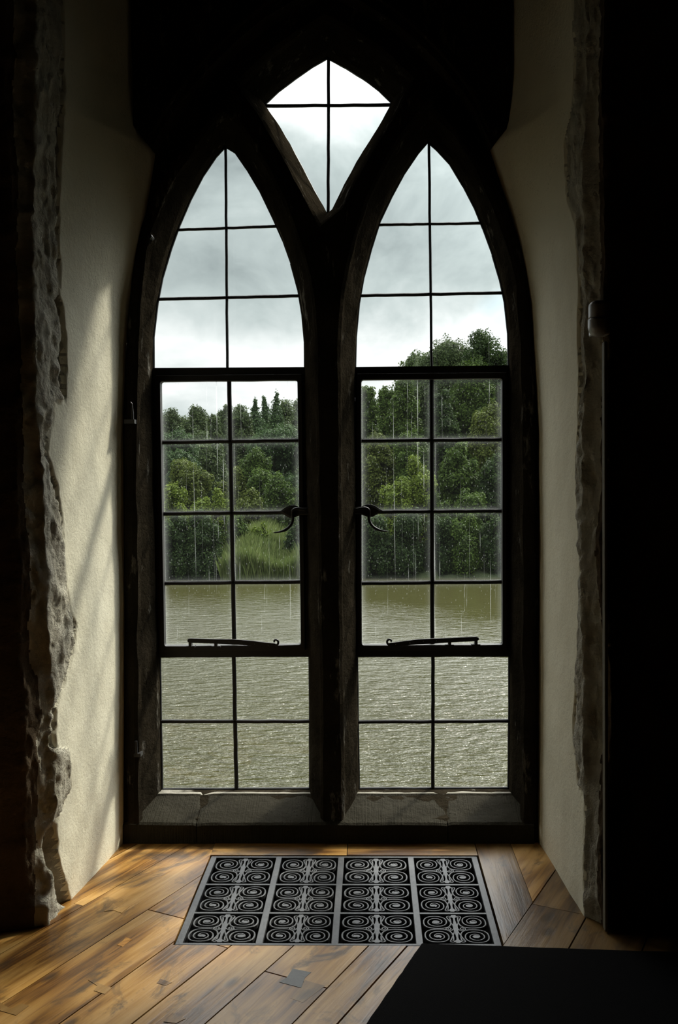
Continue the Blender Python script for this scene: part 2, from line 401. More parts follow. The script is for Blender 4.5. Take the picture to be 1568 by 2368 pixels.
# front order: projecting spandrel with the rear arch, and the outer jamb roll either side
def px_line(pts, y): return [tuple(P(u, v, y)[[0, 2]]) for u, v in pts]
YS = -.27
intr = [(350,342),(372,300),(400,258),(440,205),(490,150),(550,92),(610,42),(680,0),(757,-38),(830,0),(905,45),(965,95),(1020,150),(1066,205),(1100,255),(1120,300),(1135,335)]
sp = MB()
arch = px_line(intr, YS)
outl = px_line([(308,290)], YS)+arch+px_line([(1185,285)], YS)
top = 4.1
poly = [(outl[0][0], top)]+[outl[0]]+arch+[outl[-1]]+[(outl[-1][0], top)]
poly = [(float(a), float(b)) for a, b in poly]
vsp, fsp = face_with_holes(poly, [], YS)
sp.add(vsp, fsp); n0 = len(poly)
back = [(x, YF+.01, z) for x, z in poly]; back2 = [(x, YS, z) for x, z in poly]
sp.add(back2+back, [(i, (i+1) % n0, (i+1) % n0+n0, i+n0) for i in range(n0)])
# a worn roll moulding following the rear arch
for off_ in (.045,):
    al = [(x, YS-.004, z+off_) for x, z in arch]
    sp.tube(al, .011, 6)
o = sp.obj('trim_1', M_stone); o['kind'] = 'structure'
bm = bmesh.new(); bm.from_mesh(o.data); bmesh.ops.remove_doubles(bm, verts=bm.verts, dist=1e-5); bmesh.ops.recalc_face_normals(bm, faces=bm.faces); bm.to_mesh(o.data); bm.free()
# jamb order: thin outer roll with block joints
def jamb(name, pts, side):
    pl = [P(u, v, YF) for u, v in pts]; mb = MB(); dn = []
    for a, b in zip(pl[:-1], pl[1:]):
        k = max(1, int(np.linalg.norm(b-a)/.03))
        for j in range(k): dn.append(a+(b-a)*j/k)
    dn.append(pl[-1]); n_ = len(dn)
    prof_ = [(-.045, .01), (-.043, -.012), (-.03, -.022), (-.012, -.024), (0, -.016), (.006, .01)]
    vs = []
    for i, p in enumerate(dn):
        t = dn[min(i+1, n_-1)]-dn[max(i-1, 0)]; t = t/np.linalg.norm(t)
        nx = np.array([t[2], 0, -t[0]])*side
        for k, (a, yy) in enumerate(prof_):
            jj = noise.noise(Vector((p[0]*15, k*3.1, p[2]*8)))*.006
            q = p+nx*(a+jj); vs.append((q[0], YF+yy+jj*.6, q[2]))
    m_ = len(prof_)
    mb.add(vs, [(i*m_+k, i*m_+k+1, (i+1)*m_+k+1, (i+1)*m_+k) for i in range(n_-1) for k in range(m_-1)])
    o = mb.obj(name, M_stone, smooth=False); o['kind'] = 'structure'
jamb('trim_2', [(322,1900),(320,1400),(318,1000),(322,800),(332,650),(352,540),(382,462),(420,392),(470,320),(520,262)], 1)
jamb('trim_3', [(1210,1900),(1208,1400),(1206,1000),(1204,800),(1192,660),(1168,560),(1140,480),(1100,395),(1050,318),(992,256)], -1)
# stone sill: flat ledge, long worn weathering, upright face
zl = float(P(640, 1829, -.02)[2]); zf = float(P(640, 1905, YF-.012)[2]); ze = float(P(640, 1838, -.055)[2])
cuts = [float(P(u, 1870, -.12)[0]) for u in (300, 463, 775, 1031, 1235)]
sill_ob = None
def sill_block(x0, x1, k):
    prof_ = [(.10, zl-.09), (.006, zl), (-.02, zl), (-.050, ze+.003), (-.058, ze-.003), (YF-.006, zf+.003), (YF-.014, zf-.004), (YF-.014, -.05)]
    n_ = 24; vs = []
    sub = []
    for a, b in zip(prof_[:-1], prof_[1:]):
        kk = 8 if abs(a[0]-b[0]) > .08 and a[0] < 0 else (4 if a[1]-b[1] > .05 else 1)
        for j in range(kk): sub.append((a[0]+(b[0]-a[0])*j/kk, a[1]+(b[1]-a[1])*j/kk))
    sub.append(prof_[-1])
    for i in range(n_+1):
        x = x0+(x1-x0)*i/n_
        e = 0.004 if i in (0, n_) else 0
        for (y, z) in sub:
            w = noise.noise(Vector((x*7, y*12, z*12+k)))*.003+noise.noise(Vector((x*30, y*30, z*30)))*.0012
            vs.append((x, y, z+w-e))
    m_ = len(sub)
    return vs, [(i*m_+j, (i+1)*m_+j, (i+1)*m_+j+1, i*m_+j+1) for i in range(n_) for j in range(m_-1)]
sl = MB()
cx = [-.74]+cuts[1:4:2]+[.715]
for k in range(len(cx)-1): sl.add(*sill_block(cx[k]+.0015, cx[k+1]-.0015, k*9))
o = sl.obj('trim_4', M_sill, smooth=False); o['kind'] = 'structure'
M_ledge_lit = stonelike('sill_ledge_lit', (.13, .12, .09), (.22, .20, .16), 12, .8, .005, .9, 80, .6)
o.data.materials.append(M_ledge_lit)                    # light on the upward ledge painted in as a paler stone colour
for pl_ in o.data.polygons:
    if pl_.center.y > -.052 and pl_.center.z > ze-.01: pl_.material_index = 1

# mullion and jamb feet sitting over the sill (dark stone between the two lights)
# ------------------------------------------------------------------ glazing
def win_empty(name, x, z):
    e = empty(name, (x, 0, z)); e['kind'] = 'structure'; return e
win1 = win_empty('window_1', float(P(544,1824,0)[0]), .13); win2 = win_empty('window_2', float(P(1002,1824,0)[0]), .13); win3 = win_empty('window_3', float(P(758,498,0)[0]), 2.2)
def bar(mb, a, b, w, y=0.0, dep=.012, seg=10, seed=0):
    """slightly wavering lead-and-iron bar between two photo positions"""
    A = P(*a, y); B = P(*b, y); d = (B-A); l = np.linalg.norm(d); t = d/l; nn = np.array([-t[2], 0, t[0]])
    r1 = []; vs = []
    for i in range(seg+1):
        c = A+d*i/seg+nn*noise.noise(Vector((i*.7+seed, seed*3.3, 0)))*.0016
        for (s, yy) in ((-.5, -.25), (-.25, -.5), (.25, -.5), (.5, -.25), (.5, .25), (.25, .5), (-.25, .5), (-.5, .25)):
            q = c+nn*s*w; vs.append((q[0], y+yy*dep, q[2]))
    mb.add(vs, [(i*8+k, (i+1)*8+k, (i+1)*8+(k+1) % 8, i*8+(k+1) % 8) for i in range(seg) for k in range(8)]+[tuple(range(7, -1, -1)), tuple(range(seg*8, seg*8+8))])
PX = 3.5/f
def rpoly(px, r=6, seed=0):      # rectangle (4 px corners) -> rounded, slightly irregular
    out = []
    n = 4
    for i in range(4):
        p0 = np.array(px[i-1], float); p = np.array(px[i], float); p1 = np.array(px[(i+1) % 4], float)
        a = p+(p0-p)/np.linalg.norm(p0-p)*r; b = p+(p1-p)/np.linalg.norm(p1-p)*r
        out += [tuple(a), tuple(p*.5+(a+b)*.25), tuple(b)]
        for j in range(1, 6):
            q = b+(p1+(p-p1)/np.linalg.norm(p-p1)*r-b)*j/6
            nd = (p1-p)/np.linalg.norm(p1-p); w = noise.noise(Vector((q[0]*.03+seed, q[1]*.03, seed)))*1.1
            out.append((q[0]-nd[1]*w, q[1]+nd[0]*w))
    return out
def frame_ring(mb, outer_px, inner_px, y0, y1):
    """flat iron frame between an outer and a list of inner outlines"""
    ou = poly_px(outer_px); inn = [poly_px(rpoly(q, 5, k*3.1)) for k, q in enumerate(inner_px)]
    if area(ou) < 0: ou = ou[::-1]
    inn = [q if area(q) > 0 else q[::-1] for q in inn]
    v, fcs = face_with_holes(ou, inn, y0); mb.add(v, fcs)
    v, fcs = face_with_holes(ou, inn, y1, True); mb.add(v, fcs)
    for lp in [ou]+inn:
        n_ = len(lp); mb.add([(x, y0, z) for x, z in lp]+[(x, y1, z) for x, z in lp], [(i, (i+1) % n_, (i+1) % n_+n_, i+n_) for i in range(n_)])
def recalc(o):
    bm = bmesh.new(); bm.from_mesh(o.data); bmesh.ops.remove_doubles(bm, verts=bm.verts, dist=1e-5); bmesh.ops.recalc_face_normals(bm, faces=bm.faces); bm.to_mesh(o.data); bm.free()
def panes(name, quads, mat, parent, y=.002, edgeuv=True):
    me = bpy.data.meshes.new(name); o0 = wloc(parent); vs = []; fs = []; uvs = []
    for k, q in enumerate(quads):
        i0 = len(vs); tilt = (random.Random(k*7+len(name)).random()-.5)*.004
        for j, (u, v) in enumerate(q):
            p = P(u, v, y); vs.append((p[0]-o0.x, y+tilt*(1 if j in (0, 1) else -1)-o0.y, p[2]-o0.z))
        fs.append(tuple(range(i0, i0+len(q))))
        uvs += [(0, 1), (1, 1), (1, 0), (0, 0)] if (edgeuv and len(q) == 4) else [(.5, .5)]*len(q)
    me.from_pydata(vs, [], fs); ul = me.uv_layers.new(name='UVMap')
    for i, c in enumerate(uvs): ul.data[i].uv = c
    return new_obj(name, me, mat, parent)
def casement(win, L):
    if L:
        xl0, xl1, xr0, xr1 = 374, 384, 689, 697; yt, yb = (884, 881), (1491, 1488); vx = (530, 542); H = [(374,1023,690,1018), (377,1188,692,1184), (381,1349,695,1345)]
        fo = [(355,852),(706,850),(716,1516),(369,1518)]
        upb = [((522,340),(526,850),6), ((406,532),(645,523),6), ((366,692),(694,684),7)]
        lob = [((541,1516),(547,1824),9), ((369,1668),(718,1668),8)]
        up_glass = L_up_l+L_up_r; lo = [[(369,1517),(541,1516),(544,1667),(371,1668)], [(541,1516),(717,1515),(717,1668),(544,1667)], [(371,1668),(544,1668),(547,1824),(374,1826)], [(544,1668),(717,1668),(718,1824),(547,1824)]]
    else:
        xl0, xl1, xr0, xr1 = 836, 837, 1159, 1160; yt, yb = (880, 877), (1489, 1488); vx = (998, 1000); H = [(836,1019,1160,1016), (836,1184,1160,1181), (837,1349,1160,1345)]
        fo = [(821,850),(1177,846),(1179,1515),(825,1516)]
        upb = [((992,330),(998,847),6), ((872,520),(1116,516),6), ((827,684),(1170,677),7)]
        lob = [((1001,1515),(1001,1824),8), ((825,1669),(1179,1667),8)]
        up_glass = R_up_l+R_up_r; lo = [[(825,1516),(1001,1515),(1001,1668),(827,1669)], [(1001,1515),(1179,1515),(1178,1667),(1001,1668)], [(827,1669),(1001,1668),(1001,1824),(829,1824)], [(1001,1668),(1178,1667),(1177,1823),(1001,1824)]]
    # outer fixed iron frame with transoms
    mb = MB(); inner_case = [(xl0-6, yt[0]-6), (xr0+6, yt[1]-6), (xr1+6, yb[1]+6), (xl1-6, yb[0]+6)]
    frame_ring(mb, fo, [inner_case], -.018, .022)
    o = mb.obj('iron_frame', M_iron, win); recalc(o)
    # opening casement
    mb = MB(); frame_ring(mb, [(xl0-10, yt[0]-14), (xr0+10, yt[1]-14), (xr1+10, yb[1]+12), (xl1-10, yb[0]+12)], [[(xl0, yt[0]), (xr0, yt[1]), (xr1, yb[1]), (xl1, yb[0])]], -.030, .006)
    cs = mb.obj('casement', M_iron, win); recalc(cs); bevel(cs, .002)
    mb = MB(); bar(mb, (vx[0], yt[0]-4), (vx[1], yb[0]+4), 9.5*PX, 0, .014, 20, 3)
    for k, h in enumerate(H): bar(mb, (h[0]-4, h[1]), (h[2]+4, h[3]), 9*PX, 0, .014, 12, k+7)
    mb.obj('glazing_bars', M_iron, cs)
    xs = lambda t, side: (xl0+(xl1-xl0)*t) if side == 0 else ((vx[0]+(vx[1]-vx[0])*t) if side == 1 else (xr0+(xr1-xr0)*t))
    rows = [yt]+[(h[1], h[3]) for h in H]+[yb]; q = []
    for a, b in zip(rows[:-1], rows[1:]):
        ta = (a[0]-880)/610; tb = (b[0]-880)/610; ma = (a[0]+a[1])/2; mm = (b[0]+b[1])/2
        q.append([(xs(ta,0), a[0]), (xs(ta,1), ma), (xs(tb,1), mm), (xs(tb,0), b[0])])
        q.append([(xs(ta,1), ma), (xs(ta,2), a[1]), (xs(tb,2), b[1]), (xs(tb,1), mm)])
    panes('glass', q, M_glassd, cs)
    # upper fixed light
    ul = MB()
    for k, (a, b, w) in enumerate(upb): bar(ul, a, b, w*PX, 0, .012, 16, k+11+L)
    edge = up_glass
    for k in range(len(edge)-1): bar(ul, edge[k], edge[k+1], 6*PX, 0, .012, 1, k*.31)
    u = ul.obj('upper_light_leading', M_iron, win)
    gq = [up_glass]
    panes('glass', gq, M_glass, u, .003, False)
    ll = MB()
    for k, (a, b, w) in enumerate(lob): bar(ll, a, b, w*PX, 0, .013, 12, k+21+L)
    c = [(lo[0][0]), (lo[1][1]), (lo[3][2]), (lo[2][3])]
    for k in range(4): bar(ll, c[k], c[(k+1) % 4], 7*PX, 0, .012, 8, k+31)
    l_ = ll.obj('lower_light_leading', M_iron, win)
    panes('glass', lo, M_glass, l_, .003, True)
    return cs
cs1 = casement(win1, 1); cs2 = casement(win2, 0)
tm = MB(); bar(tm, (760,134), (759,498), 7*PX, 0, .012, 14, 2); bar(tm, (608,245), (909,243), 7*PX, 0, .012, 10, 5)
n_ = len(open_T)
for k in range(n_): bar(tm, open_T[k], open_T[(k+1) % n_], 5*PX, 0, .012, 1, k*.3)
t = tm.obj('leading', M_iron, win3); panes('glass', [open_T], M_glass, t, .003, False)

# catch: leaf shaped plate with curling tail
def catch(cs, sgn, cxp, cyp):
    c = P(cxp, cyp, -.040); s = PX*.985
    def w(u, v, y): return (float(c[0]+sgn*u*s), y, float(c[2]-v*s))
    plate = [(-30,0),(-22,-4),(-12,-11),(-2,-15),(8,-15),(15,-12),(21,-9.5),(44,-9),(44,8),(22,8),(14,11),(4,15),(-6,14),(-16,8),(-24,3)]
    mb = MB(); n_ = len(plate)
    y0, y1 = -.036, -.046
    vs = [w(u, v, y0) for u, v in plate]+[w(u, v, y1+.003) for u, v in plate]+[w(u*.8+2, v*.72, y1) for u, v in plate]
    fs = [tuple(range(n_))]+[tuple(range(3*n_-1, 2*n_-1, -1))]+[(i, i+n_, (i+1) % n_+n_, (i+1) % n_) for i in range(n_)]+[(i+n_, i+2*n_, (i+1) % n_+2*n_, (i+1) % n_+n_) for i in range(n_)]
    mb.add(vs, fs)
    mb.box((min(w(14,0,0)[0], w(40,0,0)[0]), -.036, w(0,6,0)[2]), (max(w(14,0,0)[0], w(40,0,0)[0]), -.026, w(0,-6,0)[2]))
    o = mb.obj('window_catch', M_iron, cs); recalc(o)
    tb = MB()
    pts = [w(34,-3,-.050), w(24,-5,-.053), w(12,-7,-.054), w(4,-3,-.053), w(2,6,-.050), w(3,16,-.046), w(1,26,-.046), w(-5,35,-.048), w(-14,42,-.052), w(-26,46,-.057), w(-41,48,-.062)]
    # smooth it
    P3 = []
    for i in range(len(pts)-1):
        a = np.array(pts[max(i-1, 0)]); b = np.array(pts[i]); c_ = np.array(pts[i+1]); d = np.array(pts[min(i+2, len(pts)-1)])
        for j in range(5):
            q = j/5; P3.append(tuple(.5*((2*b)+(-a+c_)*q+(2*a-5*b+4*c_-d)*q*q+(-a+3*b-3*c_+d)*q**3)))
    P3.append(pts[-1]); nn = len(P3)
    tb.tube(P3, [.0045+.0008*math.sin(i/nn*3.1) if i/nn < .75 else .0052*(1-(i/nn-.75)/.25)+.0012 for i in range(nn)], 8)
    tb.obj('catch_handle', M_iron, cs, True)
catch(cs1, 1, 674, 1183); catch(cs2, -1, 856, 1181)
# casement stay: tapered bar with studs, post and curled end
def stay(cs, mirror, pts_px, post, pin, curl, studs):
    mb = MB(); y = -.052
    top = [P(u, v-h, y) for u, v, h in pts_px]; bot = [P(u, v+h, y) for u, v, h in pts_px]
    n_ = len(top); vs = []
    for a, b in zip(top, bot):
        for yy in (y+.004, y-.004): vs += [(a[0], yy, a[2]), (b[0], yy, b[2])]
    fs = []
    for i in range(n_-1):
        a = i*4; b = a+4
        fs += [(a, a+1, b+1, b), (a+2, b+2, b+3, a+3), (a, b, b+2, a+2), (a+1, a+3, b+3, b+1)]
    fs += [(0, 2, 3, 1), ((n_-1)*4, (n_-1)*4+1, (n_-1)*4+3, (n_-1)*4+2)]
    mb.add(vs, fs)
    A = P(curl[0], curl[1], y); cp = []
    for i in range(22):
        t_ = i/21*5.2; r_ = .0135-.0105*i/21
        sx = -1 if mirror else 1
        cp.append((A[0]+sx*math.sin(t_)*r_, y-.001, A[2]-math.cos(t_)*r_))
    mb.tube(cp, [.0045-.0012*i/21 for i in range(22)], 8)
    o = mb.obj('window_stay', M_iron, cs); recalc(o)
    pb = MB()
    for (u, v) in (post, pin):
        q = P(u, v, y); pb.box((q[0]-.005, -.058, q[2]-.012), (q[0]+.005, -.030, q[2]+.010))
        pb.box((q[0]-.016, -.050, q[2]-.016), (q[0]+.016, -.028, q[2]-.010))
    pb.obj('stay_pins', M_iron, cs)
    st = MB()
    for (u, v) in studs:
        q = P(u, v, y-.005)
        for k in range(1):
            rr = .0022; st.tube([(q[0], y-.003, q[2]), (q[0], y-.0055, q[2]), (q[0], y-.0065, q[2])], [rr, rr*.9, rr*.4], 10)
    so = st.obj('stay_studs', M_stud, cs); so['label'] = 'bright round studs along the stay bar'
stay(cs1, False, [(u, v, h*1.15) for u, v, h in [(434,1481,2.5),(440,1481,4.5),(500,1483,4.5),(540,1484,5),(580,1487,5),(610,1490,4.5),(638,1492,3.5)]], (499,1488), (440,1488), (637,1484), [(530,1484),(558,1486),(589,1489),(620,1492)])
stay(cs2, True, [(u, v, h*1.15) for u, v, h in [(1107,1477,2.5),(1101,1477,4.5),(1042,1480,4.5),(1005,1482,5),(965,1484,5),(930,1488,4.5),(898,1491,3.5)]], (1040,1485), (1101,1484), (902,1483), [(1009,1482),(979,1483),(948,1487),(915,1490)])

# ------------------------------------------------------------------ side walls of the recess
random.seed(4)
def interp(tab, v): return float(np.interp(v, [t[0] for t in sorted(tab)], [t[1] for t in sorted(tab)]))
def fbm(p, o=5): return noise.fractal(p, 1.0, 2.1, o)
def side_wall(name, side, corner, corner2, farx, back_tab, edge_tab, groove_tab, corner_tab, outmost=3.2):
    """side=-1 left, +1 right. Profile: window stone -> corner -> splay -> room face"""
    rows = []
    zz = np.concatenate([np.arange(-.03, 3.3, .0085), np.arange(3.3, 3.71, .08)])
    # world z -> tables are in photo rows: use row of the point at mid depth
    def row_of(z): return 1098-(z-1.3)*f/3.0
    zb = [(float(P(u, v, YF)[2]), float(P(u, v, YF)[0])) for v, u in back_tab]; zb.sort()
    ncol_a, ncol_b, ncol_c = 78, 16, 12
    vs = []; mats = []
    for z in zz:
        v = row_of(z)
        bx = interp(zb, z)
        A = np.array([bx, YF+.10]); A0 = np.array([bx, YF]); K = np.array(corner); K2 = np.array(corner2)+np.array([side*.022*noise.noise(Vector((z*2.3, side*4, 1))), .012*noise.noise(Vector((z*5, 3, side)))])
        ckx = interp(corner_tab, v)+5*noise.noise(Vector((z*14, 2.2, side)))
        dk = ray(ckx, v); e0 = K-A0
        tk = ((A0[0]-CAM[0])*dk[1]-(A0[1]-CAM[1])*dk[0])/(dk[0]*e0[1]-dk[1]*e0[0])
        tk = min(max(tk, .6), 1.05); K = A0+e0*tk
        thr = 1.13 if side > 0 else 1.01+min(max((tk-.84)/.12, 0), 1)*.10
        thr += noise.noise(Vector((z*7, 5.5, side)))*.02+noise.noise(Vector((z*40, 1.5, side)))*.012
        upx = interp(edge_tab, v)                    # photo column where the plaster stops
        # depth on the line A0-K seen at that column
        d = ray(upx, v); sl = d[0]/d[1]
        # solve CAM + s*d lies on A0->K (2D)
        e = K-A0; den = d[0]*e[1]-d[1]*e[0]
        t_ = ((A0[0]-CAM[0])*d[1]-(A0[1]-CAM[1])*d[0])/den if abs(den) > 1e-6 else 1
        t_ = -t_ if False else t_
        te = ((A0[0]-CAM[0])*d[1]-(A0[1]-CAM[1])*d[0])/(d[0]*e[1]-d[1]*e[0])
        te = min(max(te, .35), 1.1)
        te += noise.noise(Vector((3.3*side, z*9, 0)))*.02+noise.noise(Vector((7*side, z*31, 0)))*.012
        gw = interp(groove_tab, v)
        row = []
        pts = [(A+(A0-A)*k/3, 0.0) for k in range(3)]
        base_x = back_tab[0][1]; bxs = float(P(base_x, 1400, YF)[0]); Ab = np.array([bxs, YF]); blg = A0[0]-bxs
        pts += [(Ab+(K-Ab)*k/ncol_a+np.array([blg*(1-k/ncol_a)**1.7, 0]), k/ncol_a) for k in range(ncol_a)]
        pts += [(K+(K2-K)*np.array([(k/ncol_b)**.55, k/ncol_b]), 1+k/ncol_b*.18) for k in range(ncol_b)]
        far = np.array([side*outmost, K2[1]-(.9 if side < 0 else .04)])
        pts += [(K2+(far-K2)*(k/ncol_c)**2.2, 1.18+k/ncol_c) for k in range(ncol_c+1)]
        nrm_in = np.array([-side*1.0, 0.0])
        for q, s in pts:
            if s <= 1.0: nn = np.array([-side*1.0, -.12])
            elif s <= 1.18: nn = np.array([-side*.8, -.6])
            else: nn = np.array([0, -1.0])
            nn = nn/np.linalg.norm(nn)
            x, y = q
            smooth_d = noise.noise(Vector((x*2, y*3, z*2.2+side)))*.006+noise.noise(Vector((y*11, z*9, side)))*.0018
            ds = s-te
            rm = min(max(ds/.03, 0), 1)
            if s > 1.25: rm *= max(.35, 1-(s-1.25)*4)
            pv = Vector((x*13+5*side, y*13, z*8))
            r1 = noise.ridged_multi_fractal(pv, 1.0, 2.1, 5, 1.0, 2.0)
            rough_d = (r1-1.1)*.0085+noise.noise(Vector((x*5, y*5, z*3.4+9)))*.012+abs(noise.noise(Vector((x*30, y*34, z*20))))*.009-abs(noise.noise(Vector((x*60, y*70, z*40))))*.004
            # the plaster lip: turns back, a shaded hollow, then the broken stone stands forward again
            gr = 0.0
            if 0 < ds < .30:
                g_ = gw*(.75+.7*noise.noise(Vector((2.2*side, z*5, 4))))
                if g_ > .002:
                    u_ = ds/(g_*2.2)
                    gr = -g_*math.sin(min(u_, 1)*math.pi)**.7*1.0 if u_ < 1 else 0
            dd = smooth_d*(1-rm*.5)+rough_d*rm+gr
            if s == 0: dd = 0
            x += nn[0]*dd; y += nn[1]*dd
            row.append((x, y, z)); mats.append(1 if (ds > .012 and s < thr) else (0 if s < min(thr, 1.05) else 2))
        rows.append(row)
    n_ = len(rows[0]); vs = [v for r in rows for v in r]; fs = []; fm = []
    for i in range(len(rows)-1):
        for j in range(n_-1):
            a = i*n_+j
            fs.append((a, a+1, a+1+n_, a+n_) if side > 0 else (a, a+n_, a+n_+1, a+1))
            fm.append(max(mats[a], mats[a+1]))
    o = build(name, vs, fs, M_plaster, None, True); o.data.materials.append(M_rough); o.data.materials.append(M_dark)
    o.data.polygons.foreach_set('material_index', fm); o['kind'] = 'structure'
    return o
lc = F(110, 2135); rc = F(1350, 2110)
back_L = [(1960,285),(1400,288),(1000,284),(800,291),(700,299),(600,318),(500,336),(400,353),(344,361),(300,348),(200,332),(-300,326)]
back_R = [(1960,1245),(1400,1247),(1000,1246),(900,1240),(700,1226),(600,1207),(500,1183),(400,1150),(336,1130),(300,1142),(200,1160),(-300,1166)]
edge_L = [(-300,150),(100,158),(230,165),(350,155),(600,142),(700,146),(720,152),(850,156),(925,152),(935,125),(1050,113),(1130,135),(1200,146),(1400,160),(1440,178),(1500,170),(1560,150),(1600,128),(1690,130),(1710,160),(1800,165),(1850,132),(1930,134),(2000,150),(2060,165),(2200,168)]
groove_L = [(-300,.02),(300,.018),(600,.010),(700,.012),(715,.060),(850,.055),(900,.03),(930,.008),(1050,.018),(1200,.012),(1400,.006),(1500,.016),(1600,.03),(1680,.032),(1700,.008),(1830,.010),(1900,.06),(2020,.06),(2070,.02),(2200,.01)]
edge_R = [(-300,1312),(300,1310),(370,1286),(440,1292),(500,1300),(560,1325),(700,1336),(1000,1338),(1100,1332),(1200,1336),(1300,1343),(1500,1335),(1650,1324),(1780,1333),(1800,1349),(2200,1352)]
groove_R = [(-300,.01),(400,.008),(650,.022),(800,.018),(1000,.012),(1400,.010),(1550,.022),(1750,.026),(1800,.005),(2200,.004)]
wl = side_wall('wall_left', -1, (lc[0]+.006, lc[1]+.01), (-.845, -.832), -3, back_L, edge_L, groove_L, [(-300,84),(600,76),(930,80),(1100,100),(1400,104),(1500,116),(1600,122),(1900,122),(1990,112),(2050,78),(2200,76)])
wr = side_wall('wall_right', 1, (rc[0]-.004, rc[1]), (.812, -.82), 3, back_R, edge_R, groove_R, [(-300,1352),(2300,1352)])

# rest of the room
def shell(name, a, b, mat):
    mb = MB(); mb.box(a, b); o = mb.obj(name, mat); o['kind'] = 'structure'; return o
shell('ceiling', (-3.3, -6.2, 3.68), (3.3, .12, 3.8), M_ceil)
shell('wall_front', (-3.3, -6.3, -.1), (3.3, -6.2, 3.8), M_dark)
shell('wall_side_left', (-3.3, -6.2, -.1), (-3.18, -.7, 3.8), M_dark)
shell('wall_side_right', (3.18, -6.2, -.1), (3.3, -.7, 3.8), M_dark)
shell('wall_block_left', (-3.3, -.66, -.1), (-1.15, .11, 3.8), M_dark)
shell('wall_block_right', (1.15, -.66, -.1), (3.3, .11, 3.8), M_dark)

# ------------------------------------------------------------------ floor
GX0, GX1, GY0, GY1 = -.407, .506, -.928, -.308
dx, dy = math.sin(ANG), math.cos(ANG)
def S(x, y): return x*dy-y*dx
def T(x, y): return x*dx+y*dy
def sp_(u, v): q = F(u, v); return S(q[0], q[1])
sb = sorted([sp_(670,2195), sp_(845,2195), sp_(935,2195), sp_(388,1965), sp_(230,2073), sp_(385,2190), .855, sp_(1325,2176)])
ext = list(sb)
while ext[0] > -2.9: ext.insert(0, ext[0]-random.choice((.13, .16, .19)))
while ext[-1] < 6: ext.append(ext[-1]+random.choice((.15, .18, .2)))
full = [ext[0]]
for a, b in zip(ext[:-1], ext[1:]):
    k = max(1, round((b-a)/.17))
    for j in range(1, k+1): full.append(a+(b-a)*j/k)
XA, XB, YA, YB = -3.2, 3.2, -6.2, -.10
zones = [[(-1, 0, -XA), (1, 0, GX0), (0, 1, YB), (0, -1, -YA)],
         [(-1, 0, -GX0), (1, 0, XB), (0, 1, GY0), (0, -1, -YA)],
         [(-1, 0, -GX1), (1, 0, XB), (0, 1, YB), (0, -1, -GY0), (-dy, dx, -.855)],
         [(-1, 0, -.632), (1, 0, XB), (0, 1, YB), (0, -1, -GY0), (dy, -dx, .855)]]
fm = MB(); tones = []
rnd = random.Random(11)
def addplank(poly, tone, h=0.0):
    if len(poly) < 3 or abs(area(poly)) < 2e-4: return
    if area(poly) < 0: poly = poly[::-1]
    k = len(fm.f); fm.slab(poly, -.02, h); tones.extend([tone]*(len(fm.f)-k))
for a, b in zip(full[:-1], full[1:]):
    t = -7.0+rnd.random()*1.5
    while t < 4:
        t2 = t+rnd.choice((.7, .95, 1.2, 1.6)); tn = rnd.random()
        g = .0009 if a < -.35 else .0021; q = [(a+g, t+g), (b-g, t+g), (b-g, t2-g), (a+g, t2-g)]
        poly = [(s*dy+tt*dx, -s*dx+tt*dy) for s, tt in q]
        h = (rnd.random()-.5)*.0012
        if a > .85: tn = tn*.16           # the boards towards the right wall get a much darker tone
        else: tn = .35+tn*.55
        for z in zones:
            p = poly
            for h_ in z:
                p = clip(p, *h_)
                if len(p) < 3: break
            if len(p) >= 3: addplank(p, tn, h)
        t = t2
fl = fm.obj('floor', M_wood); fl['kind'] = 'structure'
def tone_attr(o, tn):
    at = o.data.attributes.new('tone', 'FLOAT_COLOR', 'FACE')
    for i, t in enumerate(tn): at.data[i].color = (t, t, t, 1)
tone_attr(fl, tones)
base = MB()
for a, b in (((-3.2, -6.2), (GX0-.004, .1)), ((GX1+.004, -6.2), (3.2, .1)), ((GX0-.004, -6.2), (GX1+.004, GY0-.004)), ((GX0-.004, GY1+.004), (GX1+.004, .1))):
    base.box((a[0], a[1], -.08), (b[0], b[1], -.019))
o = base.obj('subfloor', M_void, fl)
# trim boards round the grille
tb = MB(); tb.slab([(GX0, GY1+.002), (.060, GY1+.002), (.060, -.11), (GX0, -.11)], -.02, .0006); tb.slab([(.0625, GY1+.002), (GX1-.001, GY1+.002), (GX1-.001, -.11), (.0625, -.11)], -.02, .0002)
o = tb.obj('trim_board', M_wood_x, fl); tone_attr(o, [.55]*6+[.35]*6)
tb = MB(); tb.slab([(GX1+.002, -.11), (GX1+.002, GY0+.012), (.630, -.660), (.630, -.11)][::-1], -.02, .0004)
o = tb.obj('trim_board', M_wood_y, fl); tone_attr(o, [.22]*6)
# butterfly keys and let-in patches
def patch(px, mat, h=.0010, tn=.6):
    q = [tuple(F(u, v)[:2]) for u, v in px]; q = [(float(a), float(b)) for a, b in q]
    if area(q) < 0: q = q[::-1]
    mb = MB(); mb.slab(q, -.01, h); o = mb.obj('patch', mat, fl)
    tone_attr(o, [tn]*len(o.data.polygons)); return o
def z2(p): return [(x*.4975, 2100+y*.4972) for x, y in p]
o = patch(z2([(1360,283),(1447,300),(1418,325),(1400,372),(1298,345),(1335,322)]), M_patchgrey); o['label'] = 'grey bow-tie key'
o = patch(z2([(1418,336),(1512,362),(1408,440),(1350,420),(1390,375)]), M_wood, .0004, .30)
o = patch(z2([(585,136),(615,148),(598,158),(570,181),(545,172),(572,152)]), M_patch, .0009, .95); o['label'] = 'pale let-in wooden patch'
o = patch(z2([(410,335),(520,372),(488,402),(436,385),(452,362)]), M_wood, .0010, .3)
